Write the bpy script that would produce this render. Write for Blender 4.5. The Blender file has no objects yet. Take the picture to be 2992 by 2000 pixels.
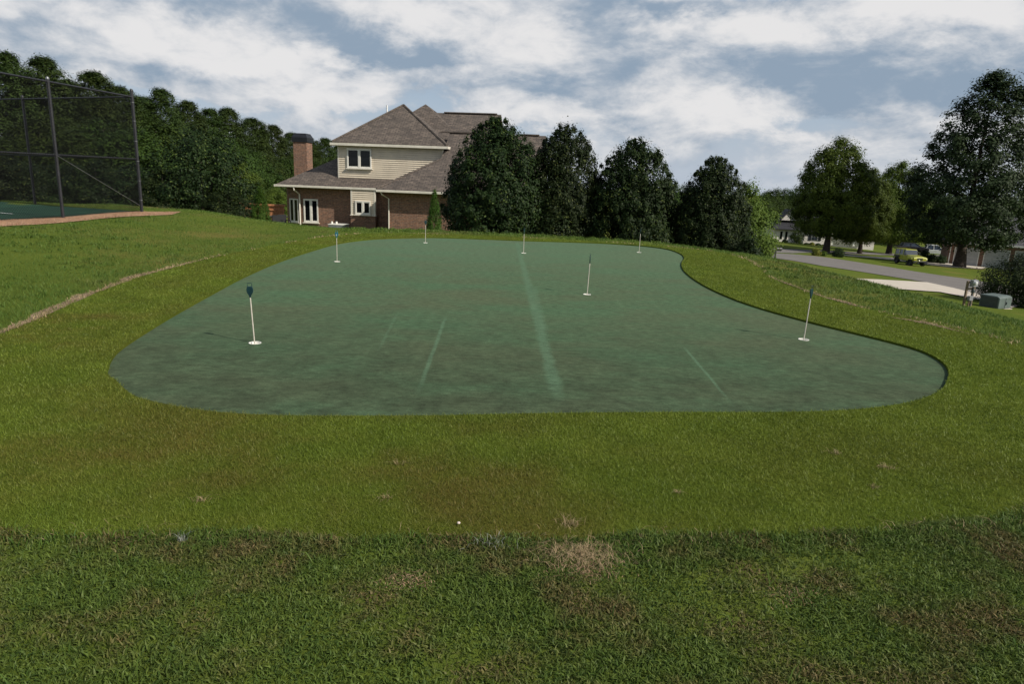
import bpy, bmesh, math, random
import numpy as np
from mathutils import Vector, Matrix

random.seed(7)
rng = np.random.default_rng(11)
SC = bpy.context.scene
COL = SC.collection
PI = math.pi

# ------------------------------------------------------------------ camera
IMW, IMH = 2992.0, 2000.0
FOC = 2000.0                                   # focal length in photo pixels
PITCH = math.atan(475.0 / FOC)
ROLL = math.radians(2.2)
CAMH = 1.6
_F = np.array([0, math.cos(PITCH), -math.sin(PITCH)])
_r0 = np.array([1.0, 0, 0]); _u0 = np.array([0, math.sin(PITCH), math.cos(PITCH)])
_R = math.cos(ROLL) * _r0 + math.sin(ROLL) * _u0
_U = -math.sin(ROLL) * _r0 + math.cos(ROLL) * _u0
cam_d = bpy.data.cameras.new('camera')
cam_d.sensor_width = 36.0
cam_d.lens = 36.0 * FOC / IMW
cam_d.clip_start = 0.05
cam_d.clip_end = 3000
cam = bpy.data.objects.new('camera', cam_d); COL.objects.link(cam)
cam.matrix_world = Matrix(((_R[0], _U[0], -_F[0], 0), (_R[1], _U[1], -_F[1], 0), (_R[2], _U[2], -_F[2], CAMH), (0, 0, 0, 1)))
SC.camera = cam

# ------------------------------------------------------------------ light
SUNV = Vector((0.65, -0.36, 0.60)).normalized()          # towards the sun
SUN_EL = math.asin(SUNV.z); SUN_ROT = math.atan2(SUNV.x, SUNV.y)
sl = bpy.data.lights.new('sun', 'SUN'); sl.energy = 5.0; sl.angle = math.radians(0.55); sl.color = (1.0, 0.93, 0.82)
so = bpy.data.objects.new('sun', sl); COL.objects.link(so)
so.rotation_euler = (-SUNV).to_track_quat('-Z', 'Y').to_euler()
so.location = (30, -20, 40)

vs = SC.view_settings
SC.cycles.max_bounces = 6; SC.cycles.diffuse_bounces = 3; SC.cycles.glossy_bounces = 2; SC.cycles.transmission_bounces = 3
vs.view_transform = 'Standard'; vs.look = 'None'; vs.exposure = 0.0; vs.gamma = 1.0; vs.use_curve_mapping = False

def pix_dir(px, py):
    d = _F + _R * (px - IMW / 2) / FOC - _U * (py - IMH / 2) / FOC
    return d
def ray(px, py):
    d = pix_dir(px, py); return d / d[1]
def at(px, py, Y):
    return np.array([0, 0, CAMH]) + ray(px, py) * Y
def flat(px, py, z=0.0):
    d = ray(px, py); return at(px, py, (z - CAMH) / d[2])

# ------------------------------------------------------------------ node helpers
class NT:
    def __init__(s, tree): s.t = tree; s.n = tree.nodes; s.l = tree.links
    def new(s, kind, **kw):
        n = s.n.new(kind)
        for k, v in kw.items(): setattr(n, k, v)
        return n
    def put(s, sock, v):
        if isinstance(v, bpy.types.NodeSocket): s.l.new(v, sock)
        elif v is not None: sock.default_value = v
    def math(s, op, a, b=None, c=None, clamp=False):
        n = s.new('ShaderNodeMath', operation=op, use_clamp=clamp)
        s.put(n.inputs[0], a)
        if b is not None: s.put(n.inputs[1], b)
        if c is not None: s.put(n.inputs[2], c)
        return n.outputs[0]
    def vmath(s, op, a, b=None):
        n = s.new('ShaderNodeVectorMath', operation=op)
        s.put(n.inputs[0], a)
        if b is not None: s.put(n.inputs[1], b)
        return n.outputs['Value'] if op in ('DOT_PRODUCT', 'LENGTH', 'DISTANCE') else n.outputs['Vector']
    def mix(s, fac, a, b, blend='MIX'):
        n = s.new('ShaderNodeMix', data_type='RGBA', blend_type=blend)
        s.put(n.inputs[0], fac); s.put(n.inputs[6], a); s.put(n.inputs[7], b)
        return n.outputs[2]
    def noise(s, vec, scale, detail=3, rough=0.55, dist=0.0, w=None):
        n = s.new('ShaderNodeTexNoise')
        if w is not None: n.noise_dimensions = '4D'; n.inputs['W'].default_value = w
        if vec is not None: s.l.new(vec, n.inputs['Vector'])
        n.inputs['Scale'].default_value = scale; n.inputs['Detail'].default_value = detail
        n.inputs['Roughness'].default_value = rough; n.inputs['Distortion'].default_value = dist
        return n.outputs['Fac']
    def ramp(s, v, lo, hi, a=0.0, b=1.0, smooth=True):
        n = s.new('ShaderNodeMapRange', interpolation_type='SMOOTHSTEP' if smooth else 'LINEAR')
        s.put(n.inputs['Value'], v)
        n.inputs['From Min'].default_value = lo; n.inputs['From Max'].default_value = hi
        n.inputs['To Min'].default_value = a; n.inputs['To Max'].default_value = b
        return n.outputs['Result']
    def cmb(s, x, y, z):
        n = s.new('ShaderNodeCombineXYZ'); s.put(n.inputs[0], x); s.put(n.inputs[1], y); s.put(n.inputs[2], z)
        return n.outputs[0]
    def sep(s, v):
        n = s.new('ShaderNodeSeparateXYZ'); s.l.new(v, n.inputs[0]); return n.outputs
    def bump(s, h, strength=0.3, dist=0.02):
        n = s.new('ShaderNodeBump'); n.inputs['Strength'].default_value = strength; n.inputs['Distance'].default_value = dist
        s.l.new(h, n.inputs['Height']); return n.outputs[0]

def C(*c): return (c[0], c[1], c[2], 1.0)

# ------------------------------------------------------------------ world: sky with broken cloud
W = bpy.data.worlds.new('World'); SC.world = W; W.use_nodes = True
wt = NT(W.node_tree); wt.n.clear()
sky = wt.new('ShaderNodeTexSky', sky_type='NISHITA'); sky.sun_disc = False
sky.sun_elevation = SUN_EL; sky.sun_rotation = SUN_ROT; sky.air_density = 1.0; sky.dust_density = 2.0; sky.ozone_density = 1.2
tc = wt.new('ShaderNodeTexCoord')
dirv = wt.vmath('NORMALIZE', tc.outputs['Generated'])
def cloud_space(dz):
    return wt.vmath('MULTIPLY', wt.vmath('ADD', dirv, (0.0, 0.0, dz)), (1.0, 1.0, 2.1))
p0 = cloud_space(0.0); p1 = cloud_space(0.024)
SCL = 3.0
n0 = wt.noise(p0, SCL, 8, 0.58, 0.35)
n1 = wt.noise(p1, SCL, 8, 0.58, 0.35)
nf = wt.noise(p0, 11.0, 7, 0.64, 0.4)
bil = wt.math('SUBTRACT', 1.0, wt.math('ABSOLUTE', wt.math('MULTIPLY', wt.math('SUBTRACT', wt.noise(p0, 8.5, 6, 0.58, 0.2), 0.5), 4.0)))
# the clouds that are up: (pixel x, pixel y, half width, half height, cover, brightness)
CL = [(2380, 215, 360, 70, .25, -1.15), (2650, 255, 300, 45, .2, -.75), (2090, 285, 130, 60, .25, 1.0), (2180, 320, 120, 35, .2, .8), (2450, 55, 330, 38, .25, .85), (2850, 50, 200, 45, .2, .75),
      (1190, 165, 190, 28, .25, -1.25), (1000, 120, 200, 40, .2, -.75), (850, 185, 300, 38, .25, .95), (560, 110, 240, 45, .2, .75), (250, 165, 70, 38, .25, .75), (1250, 60, 180, 45, .25, .75),
      (1560, 150, 170, 70, .25, 1.0), (1760, 70, 90, 60, .2, -1.15), (1900, 60, 110, 50, .2, .6), (1980, 15, 200, 22, .2, -1.2), (1700, 320, 220, 35, .25, .8), (980, 260, 130, 35, .2, .7),
      (480, 190, 300, 26, .15, -.9), (130, 85, 230, 30, .2, -.9), (420, 300, 330, 45, -.16, -.3), (2320, 345, 320, 40, -.25, 0), (1480, 250, 230, 24, .2, -.7), (2250, 430, 350, 45, .05, .45),
      (1100, 360, 500, 35, -.2, -.2), (120, 30, 260, 25, .2, .5), (700, 20, 240, 22, .2, -.5), (2830, 190, 200, 40, -.1, -.1), (1350, 190, 60, 50, .2, .3), (760, 280, 160, 30, .05, .3), (1950, 370, 200, 25, .1, -.4)]
wn = wt.new('ShaderNodeTexNoise'); wt.l.new(p0, wn.inputs['Vector']); wn.inputs['Scale'].default_value = 8.0; wn.inputs['Detail'].default_value = 6; wn.inputs['Roughness'].default_value = .6
dwarp = wt.vmath('ADD', dirv, wt.vmath('MULTIPLY', wt.vmath('SUBTRACT', wn.outputs['Color'], (.5, .5, .5)), (.16, .16, .10)))
cov = n0; brt = None
for (cx, cy, hw, hh, dc, db) in CL:
    d = pix_dir(cx, cy); d = d / np.linalg.norm(d)
    right = np.cross(d, [0, 0, 1]); right /= np.linalg.norm(right); up = np.cross(right, d)
    a = wt.math('MULTIPLY', wt.vmath('DOT_PRODUCT', dwarp, tuple(right)), FOC / hw)
    b = wt.math('MULTIPLY', wt.vmath('DOT_PRODUCT', dwarp, tuple(up)), FOC / hh)
    fw = wt.math('GREATER_THAN', wt.vmath('DOT_PRODUCT', dirv, tuple(d)), 0.0)
    g = wt.math('MULTIPLY', wt.math('EXPONENT', wt.math('MULTIPLY', wt.math('ADD', wt.math('MULTIPLY', a, a), wt.math('MULTIPLY', b, b)), -0.8)), fw)
    cov = wt.math('MULTIPLY_ADD', g, dc, cov)
    brt = wt.math('MULTIPLY', g, db) if brt is None else wt.math('MULTIPLY_ADD', g, db, brt)
elz = wt.sep(dirv)[2]
covd = wt.math('ADD', cov, wt.math('MULTIPLY', wt.math('SUBTRACT', nf, 0.5), 0.28))
covd = wt.math('ADD', covd, wt.ramp(elz, 0.2, 0.6, 0.0, -0.07))       # cover thinned overhead, out of view, to lower the ambient fill
covd = wt.math('ADD', covd, wt.math('MULTIPLY', wt.math('SUBTRACT', bil, 0.5), 0.06))
mask = wt.ramp(covd, 0.37, 0.50)
lit = wt.math('MULTIPLY', wt.math('SUBTRACT', n0, n1), 1.9)
lit = wt.math('ADD', lit, wt.math('MULTIPLY', wt.math('SUBTRACT', nf, 0.5), 1.5))
lit = wt.math('ADD', lit, wt.math('MULTIPLY', wt.math('SUBTRACT', bil, 0.55), 0.42))
lit = wt.math('ADD', lit, wt.math('MULTIPLY', brt, 0.45))
lit = wt.math('SUBTRACT', lit, 0.08)
lit = wt.math('ADD', lit, wt.ramp(elz, 0.2, 0.6, 0.0, -0.30))         # unseen clouds overhead darkened so the sky fills the shade less
lit = wt.ramp(lit, -0.55, 0.55)
ccol = wt.mix(lit, C(3.0, 3.9, 5.0), C(8.7, 8.6, 8.6))
base = wt.mix(wt.ramp(elz, 0.15, 0.5, 0.6, 0.0), sky.outputs[0], C(4.3, 5.5, 7.2))
base = wt.mix(wt.ramp(elz, 0.0, 0.15, 0.6, 0.0), base, C(6.4, 7.0, 7.9))
fin = wt.mix(wt.math('MULTIPLY', mask, wt.ramp(elz, 0.0, 0.07, 0.35, 0.97)), base, ccol)
W.cycles.sampling_method = 'MANUAL'; W.cycles.sample_map_resolution = 512
bg = wt.new('ShaderNodeBackground'); bg.inputs['Strength'].default_value = 0.092
wt.l.new(fin, bg.inputs['Color'])
wo = wt.new('ShaderNodeOutputWorld'); wt.l.new(bg.outputs[0], wo.inputs['Surface'])

# ------------------------------------------------------------------ object helpers
def tag(o, label=None, cat=None, group=None, kind=None):
    if label: o['label'] = label
    if cat: o['category'] = cat
    if group: o['group'] = group
    if kind: o['kind'] = kind
    return o
def empty(name, loc, rz=0.0):
    o = bpy.data.objects.new(name, None); COL.objects.link(o)
    o.empty_display_size = 0.2
    o.location = loc; o.rotation_euler = (0, 0, rz); return o
def link(name, me, parent=None, mat=None):
    o = bpy.data.objects.new(name, me); COL.objects.link(o)
    if mat is not None and not me.materials: me.materials.append(mat)
    if parent is not None: o.parent = parent
    return o
def np_mesh(name, verts, faces_flat, nper, mat=None, smooth=False):
    """verts (N,3); faces_flat flat index list; nper = corners per face (int or array)"""
    me = bpy.data.meshes.new(name)
    v = np.asarray(verts, dtype=np.float32); f = np.asarray(faces_flat, dtype=np.int32)
    me.vertices.add(len(v)); me.vertices.foreach_set('co', v.ravel())
    me.loops.add(len(f)); me.loops.foreach_set('vertex_index', f)
    if np.isscalar(nper): nf_ = len(f) // nper; tot = np.full(nf_, nper, dtype=np.int32)
    else: tot = np.asarray(nper, dtype=np.int32); nf_ = len(tot)
    st = np.concatenate([[0], np.cumsum(tot)[:-1]]).astype(np.int32)
    me.polygons.add(nf_); me.polygons.foreach_set('loop_start', st)
    me.update(calc_edges=True); me.validate(verbose=False)
    if smooth: me.polygons.foreach_set('use_smooth', np.ones(len(me.polygons), dtype=bool))
    if mat is not None: me.materials.append(mat)
    return me

class MB:
    def __init__(s): s.v = []; s.f = []
    def add(s, vs_, fs): 
        o = len(s.v); s.v += [tuple(map(float, q)) for q in vs_]; s.f += [tuple(i + o for i in f) for f in fs]; return s
    def box(s, x0, x1, y0, y1, z0, z1):
        return s.add([(x0, y0, z0), (x1, y0, z0), (x1, y1, z0), (x0, y1, z0), (x0, y0, z1), (x1, y0, z1), (x1, y1, z1), (x0, y1, z1)],
                     [(0, 3, 2, 1), (4, 5, 6, 7), (0, 1, 5, 4), (1, 2, 6, 5), (2, 3, 7, 6), (3, 0, 4, 7)])
    def hexa(s, a, b):      # a, b: two quads (4 points each), joined
        return s.add(list(a) + list(b), [(3, 2, 1, 0), (4, 5, 6, 7), (0, 1, 5, 4), (1, 2, 6, 5), (2, 3, 7, 6), (3, 0, 4, 7)])
    def prism(s, pts, d):   # extrude polygon by vector
        n = len(pts); q = [tuple(np.add(p, d)) for p in pts]
        return s.add(list(pts) + q, [tuple(range(n))[::-1], tuple(range(n, 2 * n))] + [(i, (i + 1) % n, n + (i + 1) % n, n + i) for i in range(n)])
    def tube(s, pts, rad, n=8, cap=True):
        pts = [np.array(p, float) for p in pts]; m = len(pts)
        rad = [rad] * m if np.isscalar(rad) else rad
        vs_ = []; fs = []
        for i, p in enumerate(pts):
            t = pts[min(i + 1, m - 1)] - pts[max(i - 1, 0)]; t = t / (np.linalg.norm(t) + 1e-9)
            a = np.cross(t, [0, 0, 1] if abs(t[2]) < .9 else [1, 0, 0]); a /= np.linalg.norm(a); b = np.cross(t, a)
            for k in range(n):
                w = 2 * PI * k / n; vs_.append(p + rad[i] * (math.cos(w) * a + math.sin(w) * b))
        for i in range(m - 1):
            for k in range(n):
                fs.append((i * n + k, i * n + (k + 1) % n, (i + 1) * n + (k + 1) % n, (i + 1) * n + k))
        if cap: fs.append(tuple(range(n))); fs.append(tuple(range((m - 1) * n, m * n))[::-1])
        return s.add(vs_, fs)
    def lathe(s, prof, n=20, c=(0, 0, 0)):
        vs_ = []; fs = []; m = len(prof)
        for (r, z) in prof:
            for k in range(n):
                w = 2 * PI * k / n; vs_.append((c[0] + r * math.cos(w), c[1] + r * math.sin(w), c[2] + z))
        for i in range(m - 1):
            for k in range(n):
                fs.append((i * n + k, i * n + (k + 1) % n, (i + 1) * n + (k + 1) % n, (i + 1) * n + k))
        return s.add(vs_, fs)
    def mesh(s, name, mat, smooth=False, bevel=0.0):
        me = bpy.data.meshes.new(name); me.from_pydata(s.v, [], s.f); me.update()
        bm = bmesh.new(); bm.from_mesh(me)
        bmesh.ops.recalc_face_normals(bm, faces=bm.faces)
        if bevel > 0:
            bmesh.ops.bevel(bm, geom=[e for e in bm.edges if len(e.link_faces) == 2 and e.calc_face_angle(0) > 0.5], offset=bevel, segments=2, profile=0.5, affect='EDGES')
        bm.to_mesh(me); bm.free()
        if smooth:
            for p in me.polygons: p.use_smooth = True
            if hasattr(me, 'set_sharp_from_angle'): me.set_sharp_from_angle(angle=math.radians(38))
        me.materials.append(mat); return me
    def build(s, name, mat, parent=None, smooth=False, bevel=0.0):
        return link(name, s.mesh(name, mat, smooth, bevel), parent)

# ------------------------------------------------------------------ materials
def pmat(name):
    m = bpy.data.materials.new(name); m.use_nodes = True
    t = NT(m.node_tree); b = t.n['Principled BSDF']
    return m, t, b
def simple(name, col, rough=0.6, var=0.12, scale=6.0, metallic=0.0, bump=0.0, spec=0.5, coat=0.0):
    m, t, b = pmat(name)
    o = t.new('ShaderNodeTexCoord').outputs['Object']
    n = t.noise(o, scale, 4, 0.6)
    dark = [c * (1 - 1.6 * var) for c in col]; lite = [min(1, c * (1 + 1.3 * var)) for c in col]
    t.l.new(t.mix(t.ramp(n, .3, .7), C(*dark), C(*lite)), b.inputs['Base Color'])
    b.inputs['Roughness'].default_value = rough; b.inputs['Metallic'].default_value = metallic
    b.inputs['Specular IOR Level'].default_value = spec
    if coat: b.inputs['Coat Weight'].default_value = coat
    if bump: t.l.new(t.bump(t.noise(o, scale * 6, 4, .6), bump, .01), b.inputs['Normal'])
    return m
def leafmat(name, ca, cb, rough=0.6, trans=0.25, spec=0.12, young=None):
    rough = max(rough, .58); spec = min(spec, .14)
    m, t, b = pmat(name)
    geo = t.new('ShaderNodeNewGeometry')
    oi = t.new('ShaderNodeObjectInfo')
    rp = geo.outputs['Random Per Island']
    o = t.new('ShaderNodeTexCoord').outputs['Object']
    patch = t.ramp(t.noise(o, 0.9, 2), .35, .65)
    f = t.math('ADD', t.math('MULTIPLY', rp, 0.6), t.math('MULTIPLY', patch, 0.4))
    c = t.mix(f, C(*ca), C(*cb))
    if young: c = t.mix(t.math('GREATER_THAN', rp, 0.93), c, C(*young))
    hs = t.new('ShaderNodeHueSaturation'); t.l.new(c, hs.inputs['Color'])
    t.l.new(t.ramp(oi.outputs['Random'], 0, 1, .8, 1.2, False), hs.inputs['Value'])
    t.l.new(t.ramp(oi.outputs['Random'], 0, 1, .485, .515, False), hs.inputs['Hue'])
    c = hs.outputs[0]
    t.l.new(c, b.inputs['Base Color']); b.inputs['Roughness'].default_value = rough
    b.inputs['Specular IOR Level'].default_value = spec
    tr = t.new('ShaderNodeBsdfTranslucent'); t.l.new(c, tr.inputs['Color'])
    mx = t.new('ShaderNodeMixShader'); mx.inputs[0].default_value = trans
    t.l.new(b.outputs[0], mx.inputs[1]); t.l.new(tr.outputs[0], mx.inputs[2])
    t.l.new(mx.outputs[0], t.n['Material Output'].inputs['Surface'])
    return m

M = {}
M['metal_black'] = simple('black_coated_metal', (.022, .022, .026), .45, .15, 5)
M['wire'] = simple('black_wire', (.008, .008, .009), .8, .1, 5, spec=.1)
M['galv'] = simple('galvanised', (.16, .165, .17), .42, .2, 8, metallic=.55)
M['white_plastic'] = simple('white_plastic', (.78, .76, .70), .4, .06, 12)
M['pole'] = simple('cream_pole', (.52, .48, .41), .4, .10, 20)
M['teal'] = simple('dark_teal_plastic', (.006, .030, .036), .35, .15, 20)
M['teal_light'] = simple('teal_plastic', (.02, .15, .20), .35, .15, 20)
M['bark'] = simple('bark', (.055, .040, .030), .9, .35, 5, bump=.6)
M['bark_grey'] = simple('grey_bark', (.085, .070, .058), .9, .3, 5, bump=.6)
M['trim'] = simple('cream_trim', (.66, .62, .53), .5, .06, 3)
M['siding'] = simple('cream_siding', (.62, .54, .42), .5, .05, 2)
M['white_paint'] = simple('white_paint', (.72, .72, .70), .5, .06, 3)
M['white_frame'] = simple('white_window_frame', (.70, .68, .62), .45, .05, 4)
M['glass'] = simple('dark_window_glass', (.006, .007, .008), .06, .1, 2, spec=.35)
M['cap'] = simple('black_chimney_cap', (.010, .011, .014), .5, .2, 4)
M['cedar'] = simple('cedar_wood', (.40, .17, .075), .7, .25, 8, bump=.3)
M['wood_grey'] = simple('weathered_post', (.17, .125, .08), .8, .25, 8, bump=.3)
M['furniture'] = simple('dark_patio_furniture', (.015, .015, .017), .5, .2, 6)
M['slate_roof'] = simple('dark_slate_roof', (.016, .016, .021), .8, .25, 4, bump=.3)
M['grey_roof'] = simple('grey_shingle_roof', (.07, .07, .078), .85, .2, 4, bump=.3)
M['white_brick'] = simple('painted_brick', (.70, .66, .61), .7, .06, 6, bump=.3)
M['shutter'] = simple('navy_shutter', (.012, .014, .024), .5, .1, 5)
M['door_grey'] = simple('garage_door_paint', (.33, .34, .36), .5, .05, 3)
M['yellow_paint'] = simple('yellow_car_paint', (.31, .32, .025), .3, .05, 3, coat=.6)
M['white_car'] = simple('white_car_paint', (.75, .76, .77), .3, .03, 3, coat=.6)
M['dark_car'] = simple('dark_car_paint', (.03, .03, .036), .3, .05, 3, coat=.6)
M['tyre'] = simple('tyre_rubber', (.012, .012, .013), .8, .15, 10)
M['rim'] = simple('dark_rim', (.03, .03, .035), .4, .1, 8, metallic=.6)
M['lamp_glass'] = simple('lamp_glass', (.55, .56, .55), .15, .05, 8)
M['carglass'] = simple('car_glass', (.035, .045, .06), .05, .1, 2, spec=.8)
M['util_green'] = simple('utility_green_paint', (.105, .135, .125), .5, .12, 3)
M['util_dark'] = simple('utility_dark_panel', (.045, .058, .058), .5, .12, 3)
M['grey_box'] = simple('grey_meter_box', (.27, .28, .30), .4, .12, 6, metallic=.3)
M['soil'] = simple('red_soil', (.18, .12, .072), .95, .35, 9, bump=.8)
M['straw_ground'] = simple('straw_litter', (.33, .205, .125), .95, .4, 14, bump=.8)
M['pebble'] = simple('pale_pebble', (.62, .52, .45), .7, .1, 20)

def brickmat(name, c1, c2, mortar, bw=.215, bh=.075):
    m, t, b = pmat(name)
    o = t.new('ShaderNodeTexCoord').outputs['Object']; s = t.sep(o)
    vec = t.cmb(t.math('ADD', s[0], s[1]), s[2], 0.0)
    br = t.new('ShaderNodeTexBrick'); t.l.new(vec, br.inputs['Vector'])
    br.inputs['Scale'].default_value = 1.0; br.inputs['Brick Width'].default_value = bw; br.inputs['Row Height'].default_value = bh
    br.inputs['Mortar Size'].default_value = .010; br.inputs['Bias'].default_value = 0.0
    br.inputs['Color1'].default_value = C(*c1); br.inputs['Color2'].default_value = C(*c2); br.inputs['Mortar'].default_value = C(*mortar)
    n = t.ramp(t.noise(vec, 9, 3, .6), .3, .7, .72, 1.25)
    c = t.mix(1.0, br.outputs['Color'], t.cmb(n, n, n), 'MULTIPLY')
    t.l.new(c, b.inputs['Base Color']); b.inputs['Roughness'].default_value = .85
    t.l.new(t.bump(br.outputs['Fac'], -.5, .012), b.inputs['Normal'])
    return m
M['brick'] = brickmat('red_brown_brick', (.255, .120, .068), (.145, .070, .045), (.20, .165, .13))
M['brick_far'] = brickmat('dark_red_brick', (.21, .085, .05), (.13, .055, .036), (.2, .165, .135))

def shingle(name, c1, c2, dark, k=1.9):
    m, t, b = pmat(name)
    tcn = t.new('ShaderNodeTexCoord'); s = t.sep(tcn.outputs['Object']); nn = t.sep(tcn.outputs['Normal'])
    side = t.math('GREATER_THAN', t.math('ABSOLUTE', nn[0]), t.math('ABSOLUTE', nn[1]))
    u = t.math('ADD', t.math('MULTIPLY', s[0], t.math('SUBTRACT', 1.0, side)), t.math('MULTIPLY', s[1], side))
    vec = t.cmb(u, t.math('MULTIPLY', s[2], k), 0.0)
    br = t.new('ShaderNodeTexBrick'); t.l.new(vec, br.inputs['Vector'])
    br.inputs['Scale'].default_value = 1.0; br.inputs['Brick Width'].default_value = .33; br.inputs['Row Height'].default_value = .155
    br.inputs['Mortar Size'].default_value = .013
    br.inputs['Color1'].default_value = C(*c1); br.inputs['Color2'].default_value = C(*c2); br.inputs['Mortar'].default_value = C(*dark)
    n = t.ramp(t.noise(vec, 3.2, 4, .65), .3, .7, .75, 1.22)
    t.l.new(t.mix(1.0, br.outputs['Color'], t.cmb(n, n, n), 'MULTIPLY'), b.inputs['Base Color'])
    b.inputs['Roughness'].default_value = .9
    t.l.new(t.bump(br.outputs['Fac'], -.6, .02), b.inputs['Normal'])
    return m
M['shingle'] = shingle('brown_grey_shingles', (.130, .103, .084), (.073, .059, .050), (.030, .026, .022))

M['holly'] = leafmat('holly_leaf', (.008, .018, .005), (.021, .038, .008), .48, .14, .28, young=(.060, .082, .018))
M['hardwood'] = leafmat('hardwood_leaf', (.020, .038, .008), (.055, .088, .015), .45, .28)
M['hardwood_pale'] = leafmat('light_green_leaf', (.055, .095, .014), (.12, .165, .028), .45, .32)  # yellow green foliage, the trees' own colour
M['pine'] = leafmat('pine_needles', (.018, .034, .009), (.052, .074, .016), .5, .15)
M['oak'] = leafmat('oak_leaf', (.014, .024, .010), (.034, .050, .016), .5, .18, .3)
M['feather'] = leafmat('feathery_leaf', (.036, .064, .010), (.098, .138, .020), .5, .3)
M['cypress'] = leafmat('arborvitae_leaf', (.028, .072, .010), (.070, .135, .018), .55, .2)
M['hedge'] = leafmat('hedge_leaf', (.012, .024, .008), (.035, .055, .014), .4, .15)
M['yellow_shrub'] = leafmat('yellow_shrub_leaf', (.08, .10, .015), (.19, .18, .03), .5, .3)

# ---- grass materials: colour from the place on the lawn and the blade
def grassmat(name, sheet, pal, browns, brown_lo, brown_hi, pscale, trans=0.25, rough=.55, fade=None):
    """pal = two greens; browns = dry colour; patches by world position (objects sit at the origin)"""
    m, t, b = pmat(name)
    pos = t.new('ShaderNodeNewGeometry')
    o = pos.outputs['Position']; s = t.sep(o); v2 = t.cmb(s[0], s[1], 0.0)
    n1_ = t.noise(v2, pscale, 4, .6); n2_ = t.noise(v2, pscale * 4.3, 3, .6, w=2.0)
    if sheet: r = t.noise(v2, 55.0, 3, .7)
    else: r = pos.outputs['Random Per Island']
    g = t.mix(t.math('ADD', t.math('MULTIPLY', r, .65), t.math('MULTIPLY', t.ramp(n2_, .3, .7), .35)), C(*pal[0]), C(*pal[1]))
    br = t.math('MULTIPLY', t.ramp(n1_, brown_lo, brown_hi), t.ramp(r, 0.0, 1.0, .45, 1.0, False), clamp=True)
    if fade is not None: br = t.math('MULTIPLY', br, fade(t, s))
    c = t.mix(br, g, t.mix(r, C(*browns[0]), C(*browns[1])))
    t.l.new(c, b.inputs['Base Color']); b.inputs['Roughness'].default_value = 1.0 if sheet else rough; b.inputs['Specular IOR Level'].default_value = .03 if sheet else .2
    if sheet:
        t.l.new(t.bump(t.noise(v2, 40.0, 4, .75), .8, .03), b.inputs['Normal'])
    else:
        tr = t.new('ShaderNodeBsdfTranslucent'); t.l.new(c, tr.inputs['Color'])
        mx = t.new('ShaderNodeMixShader'); mx.inputs[0].default_value = trans
        t.l.new(b.outputs[0], mx.inputs[1]); t.l.new(tr.outputs[0], mx.inputs[2])
        t.l.new(mx.outputs[0], t.n['Material Output'].inputs['Surface'])
    return m
def turf_fade(t, s):     # the worn browner turf: left side and the near left
    a = t.ramp(s[0], -.6, 1.6, 1.0, .35); b_ = t.ramp(s[1], 3.4, 5.0, 1.0, .35)
    left = t.math('MULTIPLY', t.ramp(s[0], -4.6, -3.6, 1.0, 0.0), t.ramp(s[1], 9.0, 6.0))
    return t.math('ADD', t.math('MULTIPLY', a, b_), left, clamp=True)
TP = ((.068, .112, .011), (.190, .252, .034)); TB = ((.090, .066, .016), (.175, .130, .035))
M['turf'] = grassmat('turf_sheet', True, ((.050, .074, .008), (.11, .14, .018)), ((.065, .050, .012), (.12, .09, .024)), .42, .62, .55, fade=turf_fade)
M['turf_blade'] = grassmat('turf_blade', False, TP, TB, .36, .60, .55, .25, .5, fade=turf_fade)
LP = ((.040, .085, .012), (.115, .165, .028)); LB = ((.10, .070, .030), (.24, .165, .075))
M['lawn'] = grassmat('lawn_sheet', True, ((.058, .090, .013), (.120, .150, .026)), ((.13, .105, .03), (.21, .165, .055)), .50, .72, .22)
M['lawn_blade'] = grassmat('lawn_blade', False, ((.044, .100, .014), (.130, .185, .034)), LB, .50, .74, .35)
M['rough_blade'] = grassmat('rough_lawn_blade', False, ((.040, .078, .012), (.122, .170, .032)), ((.066, .048, .020), (.20, .145, .064)), .44, .66, 2.4)
M['edge_blade'] = grassmat('edge_lawn_blade', False, ((.036, .085, .012), (.115, .180, .031)), LB, .60, .85, 2.0)
M['dry_blade'] = grassmat('dry_straw', False, ((.30, .21, .115), (.48, .37, .22)), LB, .98, .99, .35, .2)
M['straw_blade'] = grassmat('pine_straw', False, ((.29, .17, .10), (.50, .33, .22)), LB, .98, .99, .35, .1)
M['pale_weed'] = grassmat('pale_weed_leaf', False, ((.16, .18, .14), (.34, .35, .31)), LB, .98, .99, .35, .2)

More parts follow.
